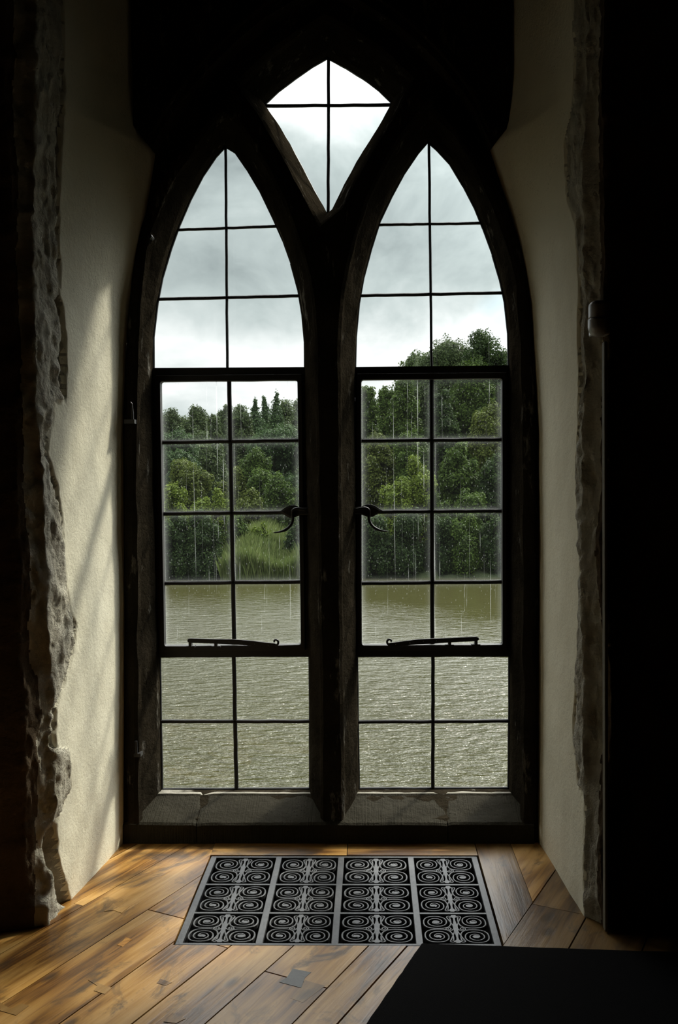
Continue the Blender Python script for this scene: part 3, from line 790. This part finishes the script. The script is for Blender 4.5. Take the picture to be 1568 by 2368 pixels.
o = patch(z2([(745,330),(798,348),(770,362),(728,350)]), M_wood, .0010, .2)
o = patch(z2([(800,488),(862,515),(820,536),(760,530)]), M_wood, .0010, .5)
o = patch(z2([(100,445),(135,455),(75,500),(0,478),(0,440),(50,470)]), M_wood, .0010, .25)
o = patch([(262,2089),(276,2100),(300,2096),(282,2112),(262,2105),(240,2108),(254,2098)], M_wood, .0009, .9)
# duct below the grille
db = MB()
x0, x1, y0, y1 = GX0-.003, GX1+.003, GY0-.003, GY1+.003
db.add([(x0,y0,-.25),(x1,y0,-.25),(x1,y1,-.25),(x0,y1,-.25),(x0,y0,-.0195),(x1,y0,-.0195),(x1,y1,-.0195),(x0,y1,-.0195)], [(0,1,2,3),(0,4,5,1),(1,5,6,2),(2,6,7,3),(3,7,4,0)])
o = db.obj('duct', M_void, fl)

# ------------------------------------------------------------------ cast iron floor grille
gr = empty('floor_grille', ((GX0+GX1)/2, (GY0+GY1)/2, -.018))
tag(gr, 'wide cast-iron floor grille of scrollwork panels set flush in the boards before the window', 'floor grille')
GZ0, GZ1 = -.016, -.0015
xc = [float(F(u, v)[0]) for u, v in ((620,2090), (781,2090), (961,2090))]
xcols = [GX0+.006, -.180, .052, .281, GX1-.006]
xcols = [GX0+.006]+xc+[GX1-.006]
yrow = [GY0+.006, float(F(780,2110)[1]), float(F(780,2044)[1]), GY1-.006]
fr = MB(); ow = .020; mw_ = .020; rw = .011
fr.box((GX0+.004, GY0+.004, GZ0), (GX0+.004+ow, GY1-.004, GZ1)); fr.box((GX1-.004-ow, GY0+.004, GZ0), (GX1-.004, GY1-.004, GZ1))
fr.box((GX0+.005, GY0+.004, GZ0), (GX1-.005, GY0+.004+.012, GZ1+.0003)); fr.box((GX0+.005, GY1-.004-.012, GZ0), (GX1-.005, GY1-.004, GZ1+.0003))
for x in xcols[1:4]: fr.box((x-mw_/2, GY0+.01, GZ0), (x+mw_/2, GY1-.01, GZ1+.0006))
for y in yrow[1:3]: fr.box((GX0+.01, y-rw/2, GZ0), (GX1-.01, y+rw/2, GZ1-.0003))
o = fr.obj('frame', M_grille, gr); bevel(o, .0012, 1)
def scroll_panel(w, h):
    """one panel centred on the origin, w x h"""
    mb = MB(); t0, t1 = GZ0+.002, GZ1-.001; sw = .0056
    for sx in (-1, 1):
        for sy in (-1, 1):
            cx_, cy_ = sx*.272*w, sy*.247*h; rx, ry = .218*w, .242*h
            pts = []; n_ = 66; turns = 2.9
            for i in range(n_+1):
                q = i/n_; a = math.pi*(-.15)+q*turns*2*math.pi
                rr = (1-q)**.92*.90+.12
                sq = 1/((abs(math.cos(a))**3.0+abs(math.sin(a))**3.0)**(1/3.0))
                k = 1+(sq-1)*(max(0, 1-q*1.7))
                pts.append((cx_-sx*math.cos(a)*rx*rr*k, cy_+sy*math.sin(a)*ry*rr*k*-1))
            mb.ribbon(pts, sw, t0, t1+.0006*(sx*sy), [1.0-.25*i/n_ for i in range(n_+1)])
            # boss in the eye of the scroll
            ex = [(cx_+math.cos(k*math.pi/6)*.0095*1.1, cy_+math.sin(k*math.pi/6)*.0085) for k in range(12)]
            mb.slab(ex, t0, t1-.0008)
            # tendril from the stem to the corner of the scroll with a small curl
            pts = []
            for i in range(13):
                q = i/12; pts.append((sx*(.020+.085*q**1.5+.012*math.sin(q*3))*w, sy*(.04+.36*q**.85)*h))
            lx, ly = pts[-1]
            for i in range(1, 9):
                a = i/8*4.4; r_ = .010*(1-i/14); pts.append((lx+sx*(-(1-math.cos(a))*r_), ly+sy*math.sin(a)*r_*.8))
            mb.ribbon(pts, .0050, t0, t1)
        # side spiral at mid height
        pts = []; cx_ = sx*.098*w
        for i in range(27):
            q = i/26; a = math.pi*1.0+q*3.4*math.pi; r_ = (1-q)*.052*w+.0018
            pts.append((cx_+sx*math.cos(a)*r_, math.sin(a)*r_*.95))
        mb.ribbon(pts, .0048, t0, t1)
    body = []
    prof_ = [(-.47,.026),(-.44,.042),(-.40,.040),(-.365,.020),(-.30,.013),(-.22,.018),(-.12,.028),(-.02,.036),(.08,.035),(.18,.024),(.28,.014),(.36,.015),(.39,.036),(.43,.044),(.47,.030)]
    body = [(w*a, h*b) for b, a in prof_]+[(-w*a, h*b) for b, a in prof_[::-1]]
    mb.slab(body, t0, t1+.0008)
    return mb
first = None
for r in range(3):
    for c in range(4):
        x0, x1 = xcols[c]+(mw_/2 if c else ow-.002), xcols[c+1]-(mw_/2 if c < 3 else ow-.002)
        y0, y1 = yrow[r]+(rw/2 if r else .010), yrow[r+1]-(rw/2 if r < 2 else .010)
        if first is None:
            w0, h0 = x1-x0, y1-y0; mb = scroll_panel(w0, h0)
            me = bpy.data.meshes.new('scroll_panel'); me.from_pydata(mb.v, [], mb.f); me.update(); me.materials.append(M_grille)
            first = bpy.data.objects.new('scroll_panel', me); COL.objects.link(first); first.parent = gr; p = first
        else:
            p = first.copy(); COL.objects.link(p); p.parent = gr
        p.scale = ((x1-x0)/w0, (y1-y0)/h0, 1)
        p.location = Vector(((x0+x1)/2, (y0+y1)/2, 0))-gr.location

# ------------------------------------------------------------------ black carpet runner lower right
mt = [F(975, 2186), F(1440, 2179)]; q0 = F(850, 2368)
slx = (q0[0]-mt[0][0])/(q0[1]-mt[0][1])
yb = -2.6; xb = mt[0][0]+slx*(yb-mt[0][1])
cpoly = [(mt[0][0], mt[0][1]-.004), (xb, yb), (2.2, yb), (2.2, -1.02), (.86, -.965)]
cm = MB(); pl = rs([(float(a), float(b)) for a, b in cpoly], .02); pl = [(x+noise.noise(Vector((x*30, y*30, 0)))*.0015, y+noise.noise(Vector((x*30, y*30, 5)))*.0015) for x, y in pl]
if area(pl) < 0: pl = pl[::-1]
cm.slab(pl, .0012, .009)
o = cm.obj('carpet', M_mat, None, org=(1.0, -1.5, .0012)); bevel(o, .003)
tag(o, 'black carpet lying on the floorboards in front of the grille, lower right', 'carpet')

# ------------------------------------------------------------------ small fittings
# sensor on the right stone edge
sc_ = P(1384, 737, -.835)
se = empty('wall_sensor', (float(sc_[0]), float(sc_[1]), float(sc_[2])))
tag(se, 'small rounded grey plastic sensor with a seam, fixed high on the right stone edge', 'sensor')
def capsule(z0, z1, rtop, rbot, rx, ry):
    mb = MB(); rows = []; n_ = 24; K = 12
    for i in range(K+1):
        q = i/K; z = z0+(z1-z0)*q
        s = 1.0
        if rbot: s *= math.sqrt(max(0, 1-(max(0, (z0+rbot-z))/rbot)**2))
        if rtop: s *= math.sqrt(max(0, 1-(max(0, (z-(z1-rtop)))/rtop)**2))
        s = max(s, .02)
        rows.append([(sc_[0]+math.copysign(abs(math.cos(a))**.75, math.cos(a))*rx*s, sc_[1]+math.copysign(abs(math.sin(a))**.75, math.sin(a))*ry*s, z) for a in [2*math.pi*k/n_ for k in range(n_)]])
    vs = [v for r in rows for v in r]
    mb.add(vs, [(i*n_+k, i*n_+(k+1) % n_, (i+1)*n_+(k+1) % n_, (i+1)*n_+k) for i in range(K) for k in range(n_)]+[tuple(range(n_-1, -1, -1)), tuple(range(K*n_, K*n_+n_))])
    return mb
H_ = .102; zc = float(sc_[2])
capsule(zc+.001, zc+H_/2, .016, 0, .026, .030).obj('housing', M_plastic, se, True)
capsule(zc-H_/2, zc-.0015, 0, .030, .0275, .032).obj('lens_cover', M_plastic, se, True)
mb = MB(); mb.box((sc_[0]-.018, sc_[1]-.01, zc-.045), (sc_[0]+.030, sc_[1]+.040, zc+.045)); o = mb.obj('back_plate', M_plastic, se); bevel(o, .004)
cb = MB()
a = P(1400, 790, -.845); b = P(1399, 2120, -.845)
cb.box((float(a[0])-.005, -.852, .004), (float(a[0])+.005, -.825, float(a[2])))
o = cb.obj('cable_conduit', M_conduit, None, org=(float(a[0]), -.84, .004)); bevel(o, .003)
tag(o, 'slim straight cable conduit running down the right stone edge below the sensor', 'conduit')
# hinge pintle on left jamb
q = P(303, 975, YF-.035)
hk = MB(); hk.box((q[0]-.022, YF-.045, q[2]-.007), (q[0]+.014, YF+.004, q[2]+.007)); hk.tube([(q[0]+.006, YF-.036, q[2]), (q[0]+.006, YF-.036, q[2]+.03), (q[0]+.004, YF-.036, q[2]+.062), (q[0]-.001, YF-.036, q[2]+.068)], [.005, .0045, .003, .002], 8)
o = hk.obj('iron_pintle', M_iron, None, org=(q[0], YF, q[2])); tag(o, 'small iron hinge pintle projecting from the left stone jamb beside the casement', 'hinge pin')
q = P(348, 548, YF-.02); hk = MB(); hk.tube([(q[0], YF+.004, q[2]), (q[0], YF-.02, q[2]), (q[0]+.001, YF-.03, q[2]+.001)], [.008, .009, .006], 8)
o = hk.obj('iron_peg', M_iron, None, org=(q[0], YF, q[2])); tag(o, 'short dark iron peg in the left jamb where the arch begins to curve', 'peg')
q = P(319, 1745, YF-.02); hk = MB(); hk.box((q[0]-.012, YF-.03, q[2]-.006), (q[0]+.012, YF+.004, q[2]+.006)); hk.tube([(q[0]-.004, YF-.026, q[2]), (q[0]-.004, YF-.026, q[2]+.05)], .005, 8)
o = hk.obj('iron_pintle', M_iron, None, org=(q[0], YF, q[2])); tag(o, 'lower iron hinge pintle near the foot of the left stone jamb', 'hinge pin')

# ------------------------------------------------------------------ outside: water, banks, trees
WZ = 1.3-5.5
def watermat():
    mt = newmat('moat_water'); N, L, n, m, ramp, mix = mknodes(mt.node_tree)
    ob = n('ShaderNodeTexCoord').outputs['Object']
    sx = n('ShaderNodeSeparateXYZ', ins={0: ob})
    mp = n('ShaderNodeMapping', ins={0: ob, 2: (0, 0, .42), 3: (1.6, 3.6, 1)})
    a = n('ShaderNodeTexNoise', ins={0: mp.outputs[0], 2: 1.0, 3: 4.0, 4: .55, 'Distortion': .4})
    mp2 = n('ShaderNodeMapping', ins={0: ob, 2: (0, 0, -.50), 3: (2.2, 5.5, 1)})
    b = n('ShaderNodeTexNoise', ins={0: mp2.outputs[0], 2: 1.0, 3: 4.0, 4: .6})
    d = n('ShaderNodeTexNoise', ins={0: ob, 2: 11.0, 3: 3.0})
    # wind patches, and calm sheltered water under the trees of the far bank (calmer still to the right)
    c = n('ShaderNodeTexNoise', ins={0: ob, 2: .16, 3: 3.0})
    yy = m('ADD', sx.outputs[1], m('ADD', m('MULTIPLY', sx.outputs[0], .8), m('MULTIPLY', m('SUBTRACT', c.outputs[0], .5), 14)))
    calm = ramp(m('DIVIDE', yy, 60.0), [(.22, 1.15), (.38, .65), (.52, .17), (.66, .05), (.8, .03)])
    h = m('ADD', m('ADD', a.outputs[0], m('MULTIPLY', b.outputs[0], .8)), m('MULTIPLY', d.outputs[0], .10))
    h = m('MULTIPLY', h, calm)
    bp = n('ShaderNodeBump', ins={0: 1.0, 1: .27, 'Height': h})
    p = n('ShaderNodeBsdfPrincipled', ins={'Base Color': (.034, .033, .012, 1), 'Roughness': .05, 'IOR': 1.40, 'Specular IOR Level': .5, 'Normal': bp.outputs[0]})
    finish(L, n, p.outputs[0]); return mt
M_water = watermat()
mb = MB(); mb.add([(-90, .3, WZ), (90, .3, WZ), (90, 60, WZ), (-90, 60, WZ)], [(0, 1, 2, 3)]); o = mb.obj('lake_water', M_water); o['kind'] = 'structure'
M_ground = stonelike('bank_grass', (.014, .022, .007), (.030, .045, .012), .8, 1, .1, .95, 8)
def ground_z(x, Y):                            # Y = world y
    t = Y-46.3+.5*math.sin(x*.23)
    if t < 0: return WZ-.5+max(t, -3)*.2+.5*0
    return WZ+min(t*.35, .7)+max(0, t-2)*.055-(.25 if t < .3 else 0)
gx = np.linspace(-75, 75, 90); gy = np.concatenate([np.linspace(43, 52, 26), np.linspace(54, 170, 30)])
vs = [(x, y, ground_z(x, y)+.12*noise.noise(Vector((x*.5, y*.5, 0)))) for y in gy for x in gx]; nx = len(gx)
mb = MB(); mb.add(vs, [(j*nx+i, j*nx+i+1, (j+1)*nx+i+1, (j+1)*nx+i) for j in range(len(gy)-1) for i in range(nx-1)])
o = mb.obj('river_bank', M_ground, None, True); o['kind'] = 'structure'

def leafmat(name, c1, c2, c3):
    mt = newmat(name); N, L, n, m, ramp, mix = mknodes(mt.node_tree)
    ob = n('ShaderNodeTexCoord').outputs['Object']
    att = n('ShaderNodeAttribute', attribute_name='tone')
    a = n('ShaderNodeTexNoise', ins={0: ob, 2: .8, 3: 3.0})
    fac = m('ADD', m('MULTIPLY', att.outputs['Fac'], .6), m('MULTIPLY', a.outputs[0], .4))
    col = ramp(fac, [(.2, c1), (.5, c2), (.8, c3)])
    df = n('ShaderNodeBsdfPrincipled', ins={'Base Color': col, 'Roughness': .6, 'Specular IOR Level': .08})
    tr = n('ShaderNodeBsdfTranslucent', ins={0: col})
    x = n('ShaderNodeMixShader', ins={0: .35, 1: df.outputs[0], 2: tr.outputs[0]})
    finish(L, n, x.outputs[0]); return mt
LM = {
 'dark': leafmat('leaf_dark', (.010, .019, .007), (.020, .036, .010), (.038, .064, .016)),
 'mid': leafmat('leaf_mid', (.018, .032, .007), (.036, .062, .011), (.062, .098, .017)),
 'bright': leafmat('leaf_bright', (.042, .064, .010), (.078, .112, .015), (.125, .165, .026)),
 'olive': leafmat('leaf_olive', (0.0297, 0.0403, 0.0085), (0.0513, 0.0697, 0.0133), (0.081, 0.1023, 0.019)),
 'blue': leafmat('leaf_bluegreen', (0.0203, 0.0372, 0.0152), (0.0311, 0.0558, 0.0199), (0.0459, 0.0775, 0.0266)),
 'far': leafmat('leaf_far', (.024, .036, .017), (.040, .060, .021), (.062, .086, .030)),
 'reed': leafmat('leaf_reed', (.055, .085, .022), (.090, .120, .035), (.150, .170, .075)),
}
M_bark = stonelike('bark', (.05, .04, .03), (.09, .075, .055), 4, .8, .03, .9, 20)
def lumps_for(shape, w, h, rg):
    """centres and radii of foliage lumps inside a crown of half width w and height h (base at 0)"""
    out = []
    if shape == 'cone':
        for i in range(12):
            q = i/11; out.append((np.array([rg.normal()*.05*w, rg.normal()*.05*w, h*(.12+.86*q)]), w*(1.05-q)*1.0+.15, h*.08+.1))
        return out
    n = {'bush': 18, 'tree': 34, 'open': 46}[shape]
    n = int(n*max(1, h/(2.4*w)))
    for i in range(n):
        for _ in range(50):
            p = rg.uniform(-1, 1, 3)
            if np.linalg.norm(p) < 1: break
        z0 = {'bush': .45, 'tree': .55, 'open': .62}[shape]; zr = {'bush': .42, 'tree': .40, 'open': .32}[shape]
        r = rg.uniform(.22, .42) if shape != 'open' else rg.uniform(.17, .34)
        pr = (1-r*.75)
        out.append((np.array([p[0]*w*pr, p[1]*w*pr, h*(z0+p[2]*(zr+.1)*pr)]), w*r, min(w*r*1.25, h*r*.8)))
    if shape == 'bush':
        for i in range(7):
            a = rg.uniform(0, 6.28); out.append((np.array([math.cos(a)*w*.62, math.sin(a)*w*.62, h*.18]), w*.36, h*.24))
    if shape == 'tree':
        for i in range(10):
            a = rg.uniform(0, 6.28); out.append((np.array([math.cos(a)*w*.6, math.sin(a)*w*.6, h*rg.uniform(.12, .35)]), w*.38, h*.16))
    # let the lumps fill the crown exactly to its height and half width
    tp = max(c[2]+rz for c, r, rz in out); wd_ = max(math.hypot(c[0], c[1])+r for c, r, rz in out)
    return [(np.array([c[0]*w/wd_*1.05, c[1]*w/wd_*1.05, c[2]*h/tp]), r*w/wd_*1.05, rz*h/tp) for c, r, rz in out]
def leaves_mesh(name, lumps, leaf, dens, seed, core=True, up=.3):
    rg = np.random.default_rng(seed); V = []; tone = []; Fq = []
    for c, r, rz in lumps:
        A = 4*math.pi*r*(r+2*rz)/3
        n = int(max(30, A*dens/(leaf*leaf*.6)))
        d = rg.normal(size=(n, 3)); d /= np.linalg.norm(d, axis=1)[:, None]
        # lumpy radius
        ph = rg.uniform(0, 6, 3); bump = .10*(np.sin(d[:, 0]*7+ph[0])+np.sin(d[:, 1]*7+ph[1])+np.sin(d[:, 2]*8+ph[2]))
        rad = (1+bump)*(1.16-.50*rg.uniform(0, 1, n)**1.5)
        p = c+d*np.array([r, r, rz])*rad[:, None]
        nr = d+rg.normal(size=(n, 3))*.65+np.array([0, 0, up]); nr /= np.linalg.norm(nr, axis=1)[:, None]
        t = np.cross(nr, rg.normal(size=(n, 3))); t /= np.linalg.norm(t, axis=1)[:, None]+1e-9; b = np.cross(nr, t)
        s = leaf*rg.uniform(.55, 1.25, n)[:, None]
        q = np.stack([p-t*s*.75, p-b*s*.42+nr*s*.08, p+t*s*.75, p+b*s*.42+nr*s*.08], 1)
        V.append(q.reshape(-1, 3)); tn = np.clip(rg.normal(.5, .16, n)+rg.normal(0, .10), 0, 1); tone.append(tn)
    V = np.concatenate(V); tone = np.concatenate(tone); n = len(tone)
    cv = []; cf = []; k0 = len(V)
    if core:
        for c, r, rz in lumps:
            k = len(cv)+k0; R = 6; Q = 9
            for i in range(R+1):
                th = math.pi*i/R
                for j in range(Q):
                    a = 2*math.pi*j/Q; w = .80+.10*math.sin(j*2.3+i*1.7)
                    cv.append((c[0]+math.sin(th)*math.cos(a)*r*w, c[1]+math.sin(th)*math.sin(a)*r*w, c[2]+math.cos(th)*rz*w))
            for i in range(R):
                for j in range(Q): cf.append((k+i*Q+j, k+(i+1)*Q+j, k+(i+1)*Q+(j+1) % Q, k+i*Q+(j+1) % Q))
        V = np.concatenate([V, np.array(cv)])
    nf = n+len(cf)
    me = bpy.data.meshes.new(name)
    me.vertices.add(len(V)); me.vertices.foreach_set('co', V.astype(np.float32).ravel())
    idx = np.arange(4*n, dtype=np.int32); 
    if cf: idx = np.concatenate([idx, np.array(cf, dtype=np.int32).ravel()])
    me.loops.add(4*nf); me.loops.foreach_set('vertex_index', idx)
    me.polygons.add(nf); me.polygons.foreach_set('loop_start', np.arange(0, 4*nf, 4, dtype=np.int32)); me.polygons.foreach_set('loop_total', np.full(nf, 4, dtype=np.int32))
    me.update(calc_edges=True)
    at = me.attributes.new('tone', 'FLOAT_COLOR', 'FACE')
    tn = np.concatenate([tone, np.full(len(cf), .12)]); at.data.foreach_set('color', np.repeat(tn, 4).astype(np.float32))  # inner core toned dark: shade in the leaf hollows put into its colour
    return me
TREES = 0
def plant(px, ytop, Y, hw, shape, mat, name, label, cat, group=None, leaf=None, x_world=None, dens=None):
    """px,ytop: photo position of the top; Y: distance from the camera plane (m); hw: half width in photo px"""
    global TREES
    TREES += 1
    if Y >= 85: Y += ((TREES % 3)-1)*11     # stagger the rows in depth so neighbouring crowns stand clear
    elif Y >= 64: Y += ((TREES % 3)-1)*4.5+2
    yw = Y+CAM[1]; t = P(px, ytop, yw); x = float(t[0]); gz = ground_z(x, yw)-.1; h = float(t[2])-gz; w = hw*Y/f
    rg = np.random.default_rng(TREES*17+3)
    e = empty(name, (x, yw, gz)); tag(e, label, cat, group)
    lf = (.10 if Y < 56 else (.125 if Y < 75 else .17))
    lumps = lumps_for(shape, w, h, rg)
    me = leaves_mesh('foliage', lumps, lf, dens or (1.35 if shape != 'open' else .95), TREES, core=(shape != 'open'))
    new_obj('foliage', me, LM[mat], e)
    tr = MB(); hh = h*(.6 if shape != 'bush' else .4); rr = max(.05, h*.022)
    for k in range(1): tr.tube([(x, yw, gz-.1), (x+rr, yw, gz+hh*.4), (x-rr, yw+rr, gz+hh)], [rr*1.3, rr, rr*.4], 8)
    if shape in ('open', 'tree'):
        for i in range(9 if shape == 'open' else 4):
            a = rg.uniform(0, 6.28); l = w*rg.uniform(.5, .9); z0 = gz+h*rg.uniform(.3, .6)
            tr.tube([(x, yw, z0), (x+math.cos(a)*l*.5, yw+math.sin(a)*l*.5, z0+h*.14), (x+math.cos(a)*l*.8, yw+math.sin(a)*l*.8, z0+h*.24)], [rr*.6, rr*.4, rr*.12], 6)
    tr.obj('trunk', M_bark, e, True)
    return e
B = 'bush'; T_ = 'tree'
P_ = plant
# far tree line seen through the left casement
P_(396,946,118,44,T_,'far','tree','distant rounded tree at the left end of the skyline, seen in the left casement','tree')
P_(372,960,116,33,T_,'blue','tree','distant tree half hidden by the left casement frame at the skyline','tree')
P_(450,938,116,39,T_,'far','tree','distant round-topped dark tree on the skyline, second from the left frame','tree')
P_(492,957,112,28,T_,'far','tree','low paler tree in the dip of the skyline just left of the glazing bar','tree')
P_(520,935,114,31,T_,'far','tree','distant tree directly behind the upright glazing bar of the left casement','tree')
P_(556,936,110,39,T_,'far','tree','tall feathery distant tree just right of the left casement glazing bar','tree')
P_(590,934,108,39,'cone','blue','conifer_tree','slim dark conifer on the skyline left of the pointed pair','conifer')
P_(612,928,104,39,'cone','blue','conifer_tree','tall dark pointed conifer on the left casement skyline, left of the pair','conifer')
P_(638,922,104,43,'cone','blue','conifer_tree','tallest pointed conifer on the left casement skyline, right of the pair','conifer')
P_(664,926,102,44,T_,'far','tree','distant dark tree beside the conifers at the right edge of the left casement','tree')
P_(702,916,100,44,T_,'far','tree','distant tall tree mostly hidden by the central stone mullion','tree')
# second line
P_(404,996,92,57,T_,'blue','tree','greyish green tree below the skyline at far left of the left casement','tree')
P_(470,1000,90,59,T_,'far','tree','wide mid-green tree below the skyline, left of the glazing bar','tree')
P_(560,990,88,57,T_,'far','tree','pale olive tree below the skyline, right of the glazing bar','tree')
P_(640,985,88,67,T_,'blue','tree','dark blue-green tree below the conifers in the left casement','tree')
P_(420,1040,76,36,T_,'blue','tree','dark tree at the left casement edge behind the brownish bush','tree')
P_(650,1030,76,48,T_,'mid','tree','shadowy mid-green tree behind the round bush at the right of the left casement','tree')
P_(590,1036,74,40,T_,'mid','tree','loose green tree in the middle of the left casement, above the olive bush','tree')
# middle bushes
P_(436,1062,66,54,B,'olive','bush','brownish olive rounded bush left of the glazing bar in the left casement','bush')
P_(545,1080,64,44,B,'olive','bush','tall olive bush behind the upright bar of the left casement','bush')
P_(600,1082,62,34,B,'mid','bush','leafy green bush left of the round bush in the left casement','bush')
P_(655,1096,60,50,B,'mid','bush','round dense green bush above the grassy clearing in the left casement','bush')
P_(575,1128,58,34,B,'olive','bush','low olive bush just right of the glazing bar above the latch bar','bush')
P_(402,1118,54,36,B,'bright','bush','bright yellow-green bush at the left edge of the left casement','bush')
P_(462,1150,53,34,B,'bright','bush','bright green low bush between the edge bush and the glazing bar','bush')
P_(510,1128,53.5,32,B,'bright','bush','bright green upright bush just left of the glazing bar','bush')
# near bank, left
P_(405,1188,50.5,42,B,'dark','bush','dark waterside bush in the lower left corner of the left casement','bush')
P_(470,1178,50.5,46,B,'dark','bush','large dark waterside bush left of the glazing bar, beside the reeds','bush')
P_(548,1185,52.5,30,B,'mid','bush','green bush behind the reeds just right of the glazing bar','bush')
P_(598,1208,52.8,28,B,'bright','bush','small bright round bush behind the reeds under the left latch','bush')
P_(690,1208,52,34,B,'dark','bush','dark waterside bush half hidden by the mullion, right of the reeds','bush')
P_(745,1060,55,50,T_,'mid','tree','bankside tree hidden behind the central mullion','tree')
# right light: big trees
P_(1118,766,70,62,'open','dark','tree','tall open-crowned tree topping the skyline at the right edge of the right window','tree',leaf=.20)
P_(1030,788,72,100,T_,'far','tree','broad tree rising above the transom behind the right glazing bar','tree',leaf=.2)
P_(968,816,73,74,T_,'far','tree','sloping tree at the left shoulder of the tall right-hand crowns','tree',leaf=.2)
P_(930,872,68,44,T_,'mid','tree','tree reaching the top bar of the right casement, left of its glazing bar','tree')
P_(850,892,66,30,T_,'mid','tree','leafy tree at the far left of the right casement skyline','tree')
P_(893,893,67,32,T_,'mid','tree','second tree along the right casement skyline, beside the patch of sky','tree')
P_(800,910,70,34,T_,'mid','tree','tree behind the central mullion at the right casement skyline','tree')
P_(1090,830,64,64,T_,'mid','tree','large leafy green tree filling the upper right pane of the right casement','tree')
P_(1170,812,66,50,T_,'mid','tree','large tree cut off by the right edge of the right casement','tree')
P_(1020,900,62,44,T_,'dark','tree','dark tree behind the glazing bar at the top of the right casement','tree')
P_(1130,930,60,52,T_,'olive','tree','olive green tree at the right edge of the right casement, below the tall crowns','tree')
P_(955,1000,59,50,T_,'mid','tree','spreading green tree in the middle left of the right casement','tree')
P_(870,1000,60,44,T_,'olive','tree','brownish green tree at the left edge of the right casement, second row','tree')
P_(1060,1020,57,48,T_,'mid','tree','bushy green tree in the middle right of the right casement','tree')
P_(1140,1050,56,46,T_,'dark','tree','dark green tree at the right edge above the latch bar level','tree')
# right light: bushes
P_(968,1052,54,44,B,'bright','bush','bright yellow-green bush sloping down toward the right latch','bush')
P_(915,1108,53,46,B,'bright','bush','lowest bright yellow-green bush directly above the right latch','bush')
P_(1010,1120,54,32,B,'mid','bush','green bush straddling the right glazing bar above the latch bar','bush')
P_(1085,1130,54,46,B,'mid','bush','wide mid-green bush in the right half of the right casement','bush')
P_(868,1190,50.5,46,B,'dark','bush','dark waterside bush below the right latch','bush')
P_(935,1180,50.6,52,B,'dark','bush','very dark large waterside bush left of the right glazing bar','bush')
P_(1015,1195,50.5,42,B,'dark','bush','dark waterside bush behind the right glazing bar','bush')
P_(1080,1185,50.4,46,B,'mid','bush','mid-green waterside bush right of the right glazing bar','bush')
P_(1148,1190,50.5,46,B,'dark','bush','dark waterside bush at the lower right edge of the right casement','bush')
P_(800,1150,51,44,B,'dark','bush','waterside bush hidden behind the right side of the mullion','bush')
# trees carrying on beyond what the window frames
for i, (px, yt, Y, hw, sh, mt_) in enumerate([(320,950,112,50,T_,'far'),(240,945,112,60,T_,'far'),(300,1060,64,60,B,'olive'),(200,1060,62,70,T_,'mid'),(340,1170,51,50,B,'mid'),(250,1160,51,60,B,'dark'),(1225,800,66,60,T_,'mid'),(1310,820,66,70,T_,'mid'),(1400,850,66,70,T_,'mid'),(1215,1130,51,52,B,'mid'),(1300,1120,51,60,B,'dark'),(1390,1100,51,64,B,'mid')]):
    P_(px, yt, Y, hw, sh, mt_, 'tree' if sh == T_ else 'bush', 'green tree or bush on the far bank beyond the side edges of the window', 'tree', 'far bank planting beyond the window edges')
# reeds and clearing grass (nobody could count the blades)
def blades(name, x0, x1, y0, y1, n, hmin, hmax, seed, label, mat='reed', lean=.25, wd=.022):
    rg = np.random.default_rng(seed); V = np.zeros((n, 4, 3)); x = rg.uniform(x0, x1, n); y = rg.uniform(y0, y1, n)
    z = np.array([ground_z(a, b) for a, b in zip(x, y)]); z = np.maximum(z, WZ)-.05; h = rg.uniform(hmin, hmax, n)*(1+.25*np.sin(x*1.7))
    a = rg.uniform(0, math.pi, n); lx = rg.normal(0, lean, n)*h; ly = rg.normal(0, lean, n)*h; w = wd*rg.uniform(.6, 1.4, n)
    V[:, 0] = np.stack([x-np.cos(a)*w, y-np.sin(a)*w, z], 1); V[:, 1] = np.stack([x+np.cos(a)*w, y+np.sin(a)*w, z], 1)
    V[:, 2] = np.stack([x+lx*.45+np.cos(a)*w*.8, y+ly*.45+np.sin(a)*w*.8, z+h*.65], 1); V[:, 3] = np.stack([x+lx, y+ly, z+h], 1)
    me = bpy.data.meshes.new(name); me.from_pydata(V.reshape(-1, 3).tolist(), [], [(4*i, 4*i+1, 4*i+2, 4*i+3) for i in range(n)])
    at = me.attributes.new('tone', 'FLOAT_COLOR', 'FACE'); at.data.foreach_set('color', np.repeat(np.clip(rg.normal(.5, .2, n), 0, 1), 4).astype(np.float32))
    o = new_obj(name, me, LM[mat]); tag(o, label, 'reeds' if 'reed' in name else 'grass', None, 'stuff'); return o
xa = float(P(508, 1330, 46)[0]); xb_ = float(P(712, 1330, 46)[0])
blades('reeds', xa, xb_, 46.2, 48.8, 26000, .6, 1.5, 5, 'pale green reeds and tall grass on the far bank under the left latch', 'reed', .13, .012)
xa = float(P(596, 1160, 54)[0]); xb_ = float(P(712, 1160, 54)[0])
blades('meadow_grass', xa, xb_, 50, 59, 20000, 1.0, 1.6, 6, 'light green grassy clearing beside the left latch below the round bush', 'reed', .13, .018)
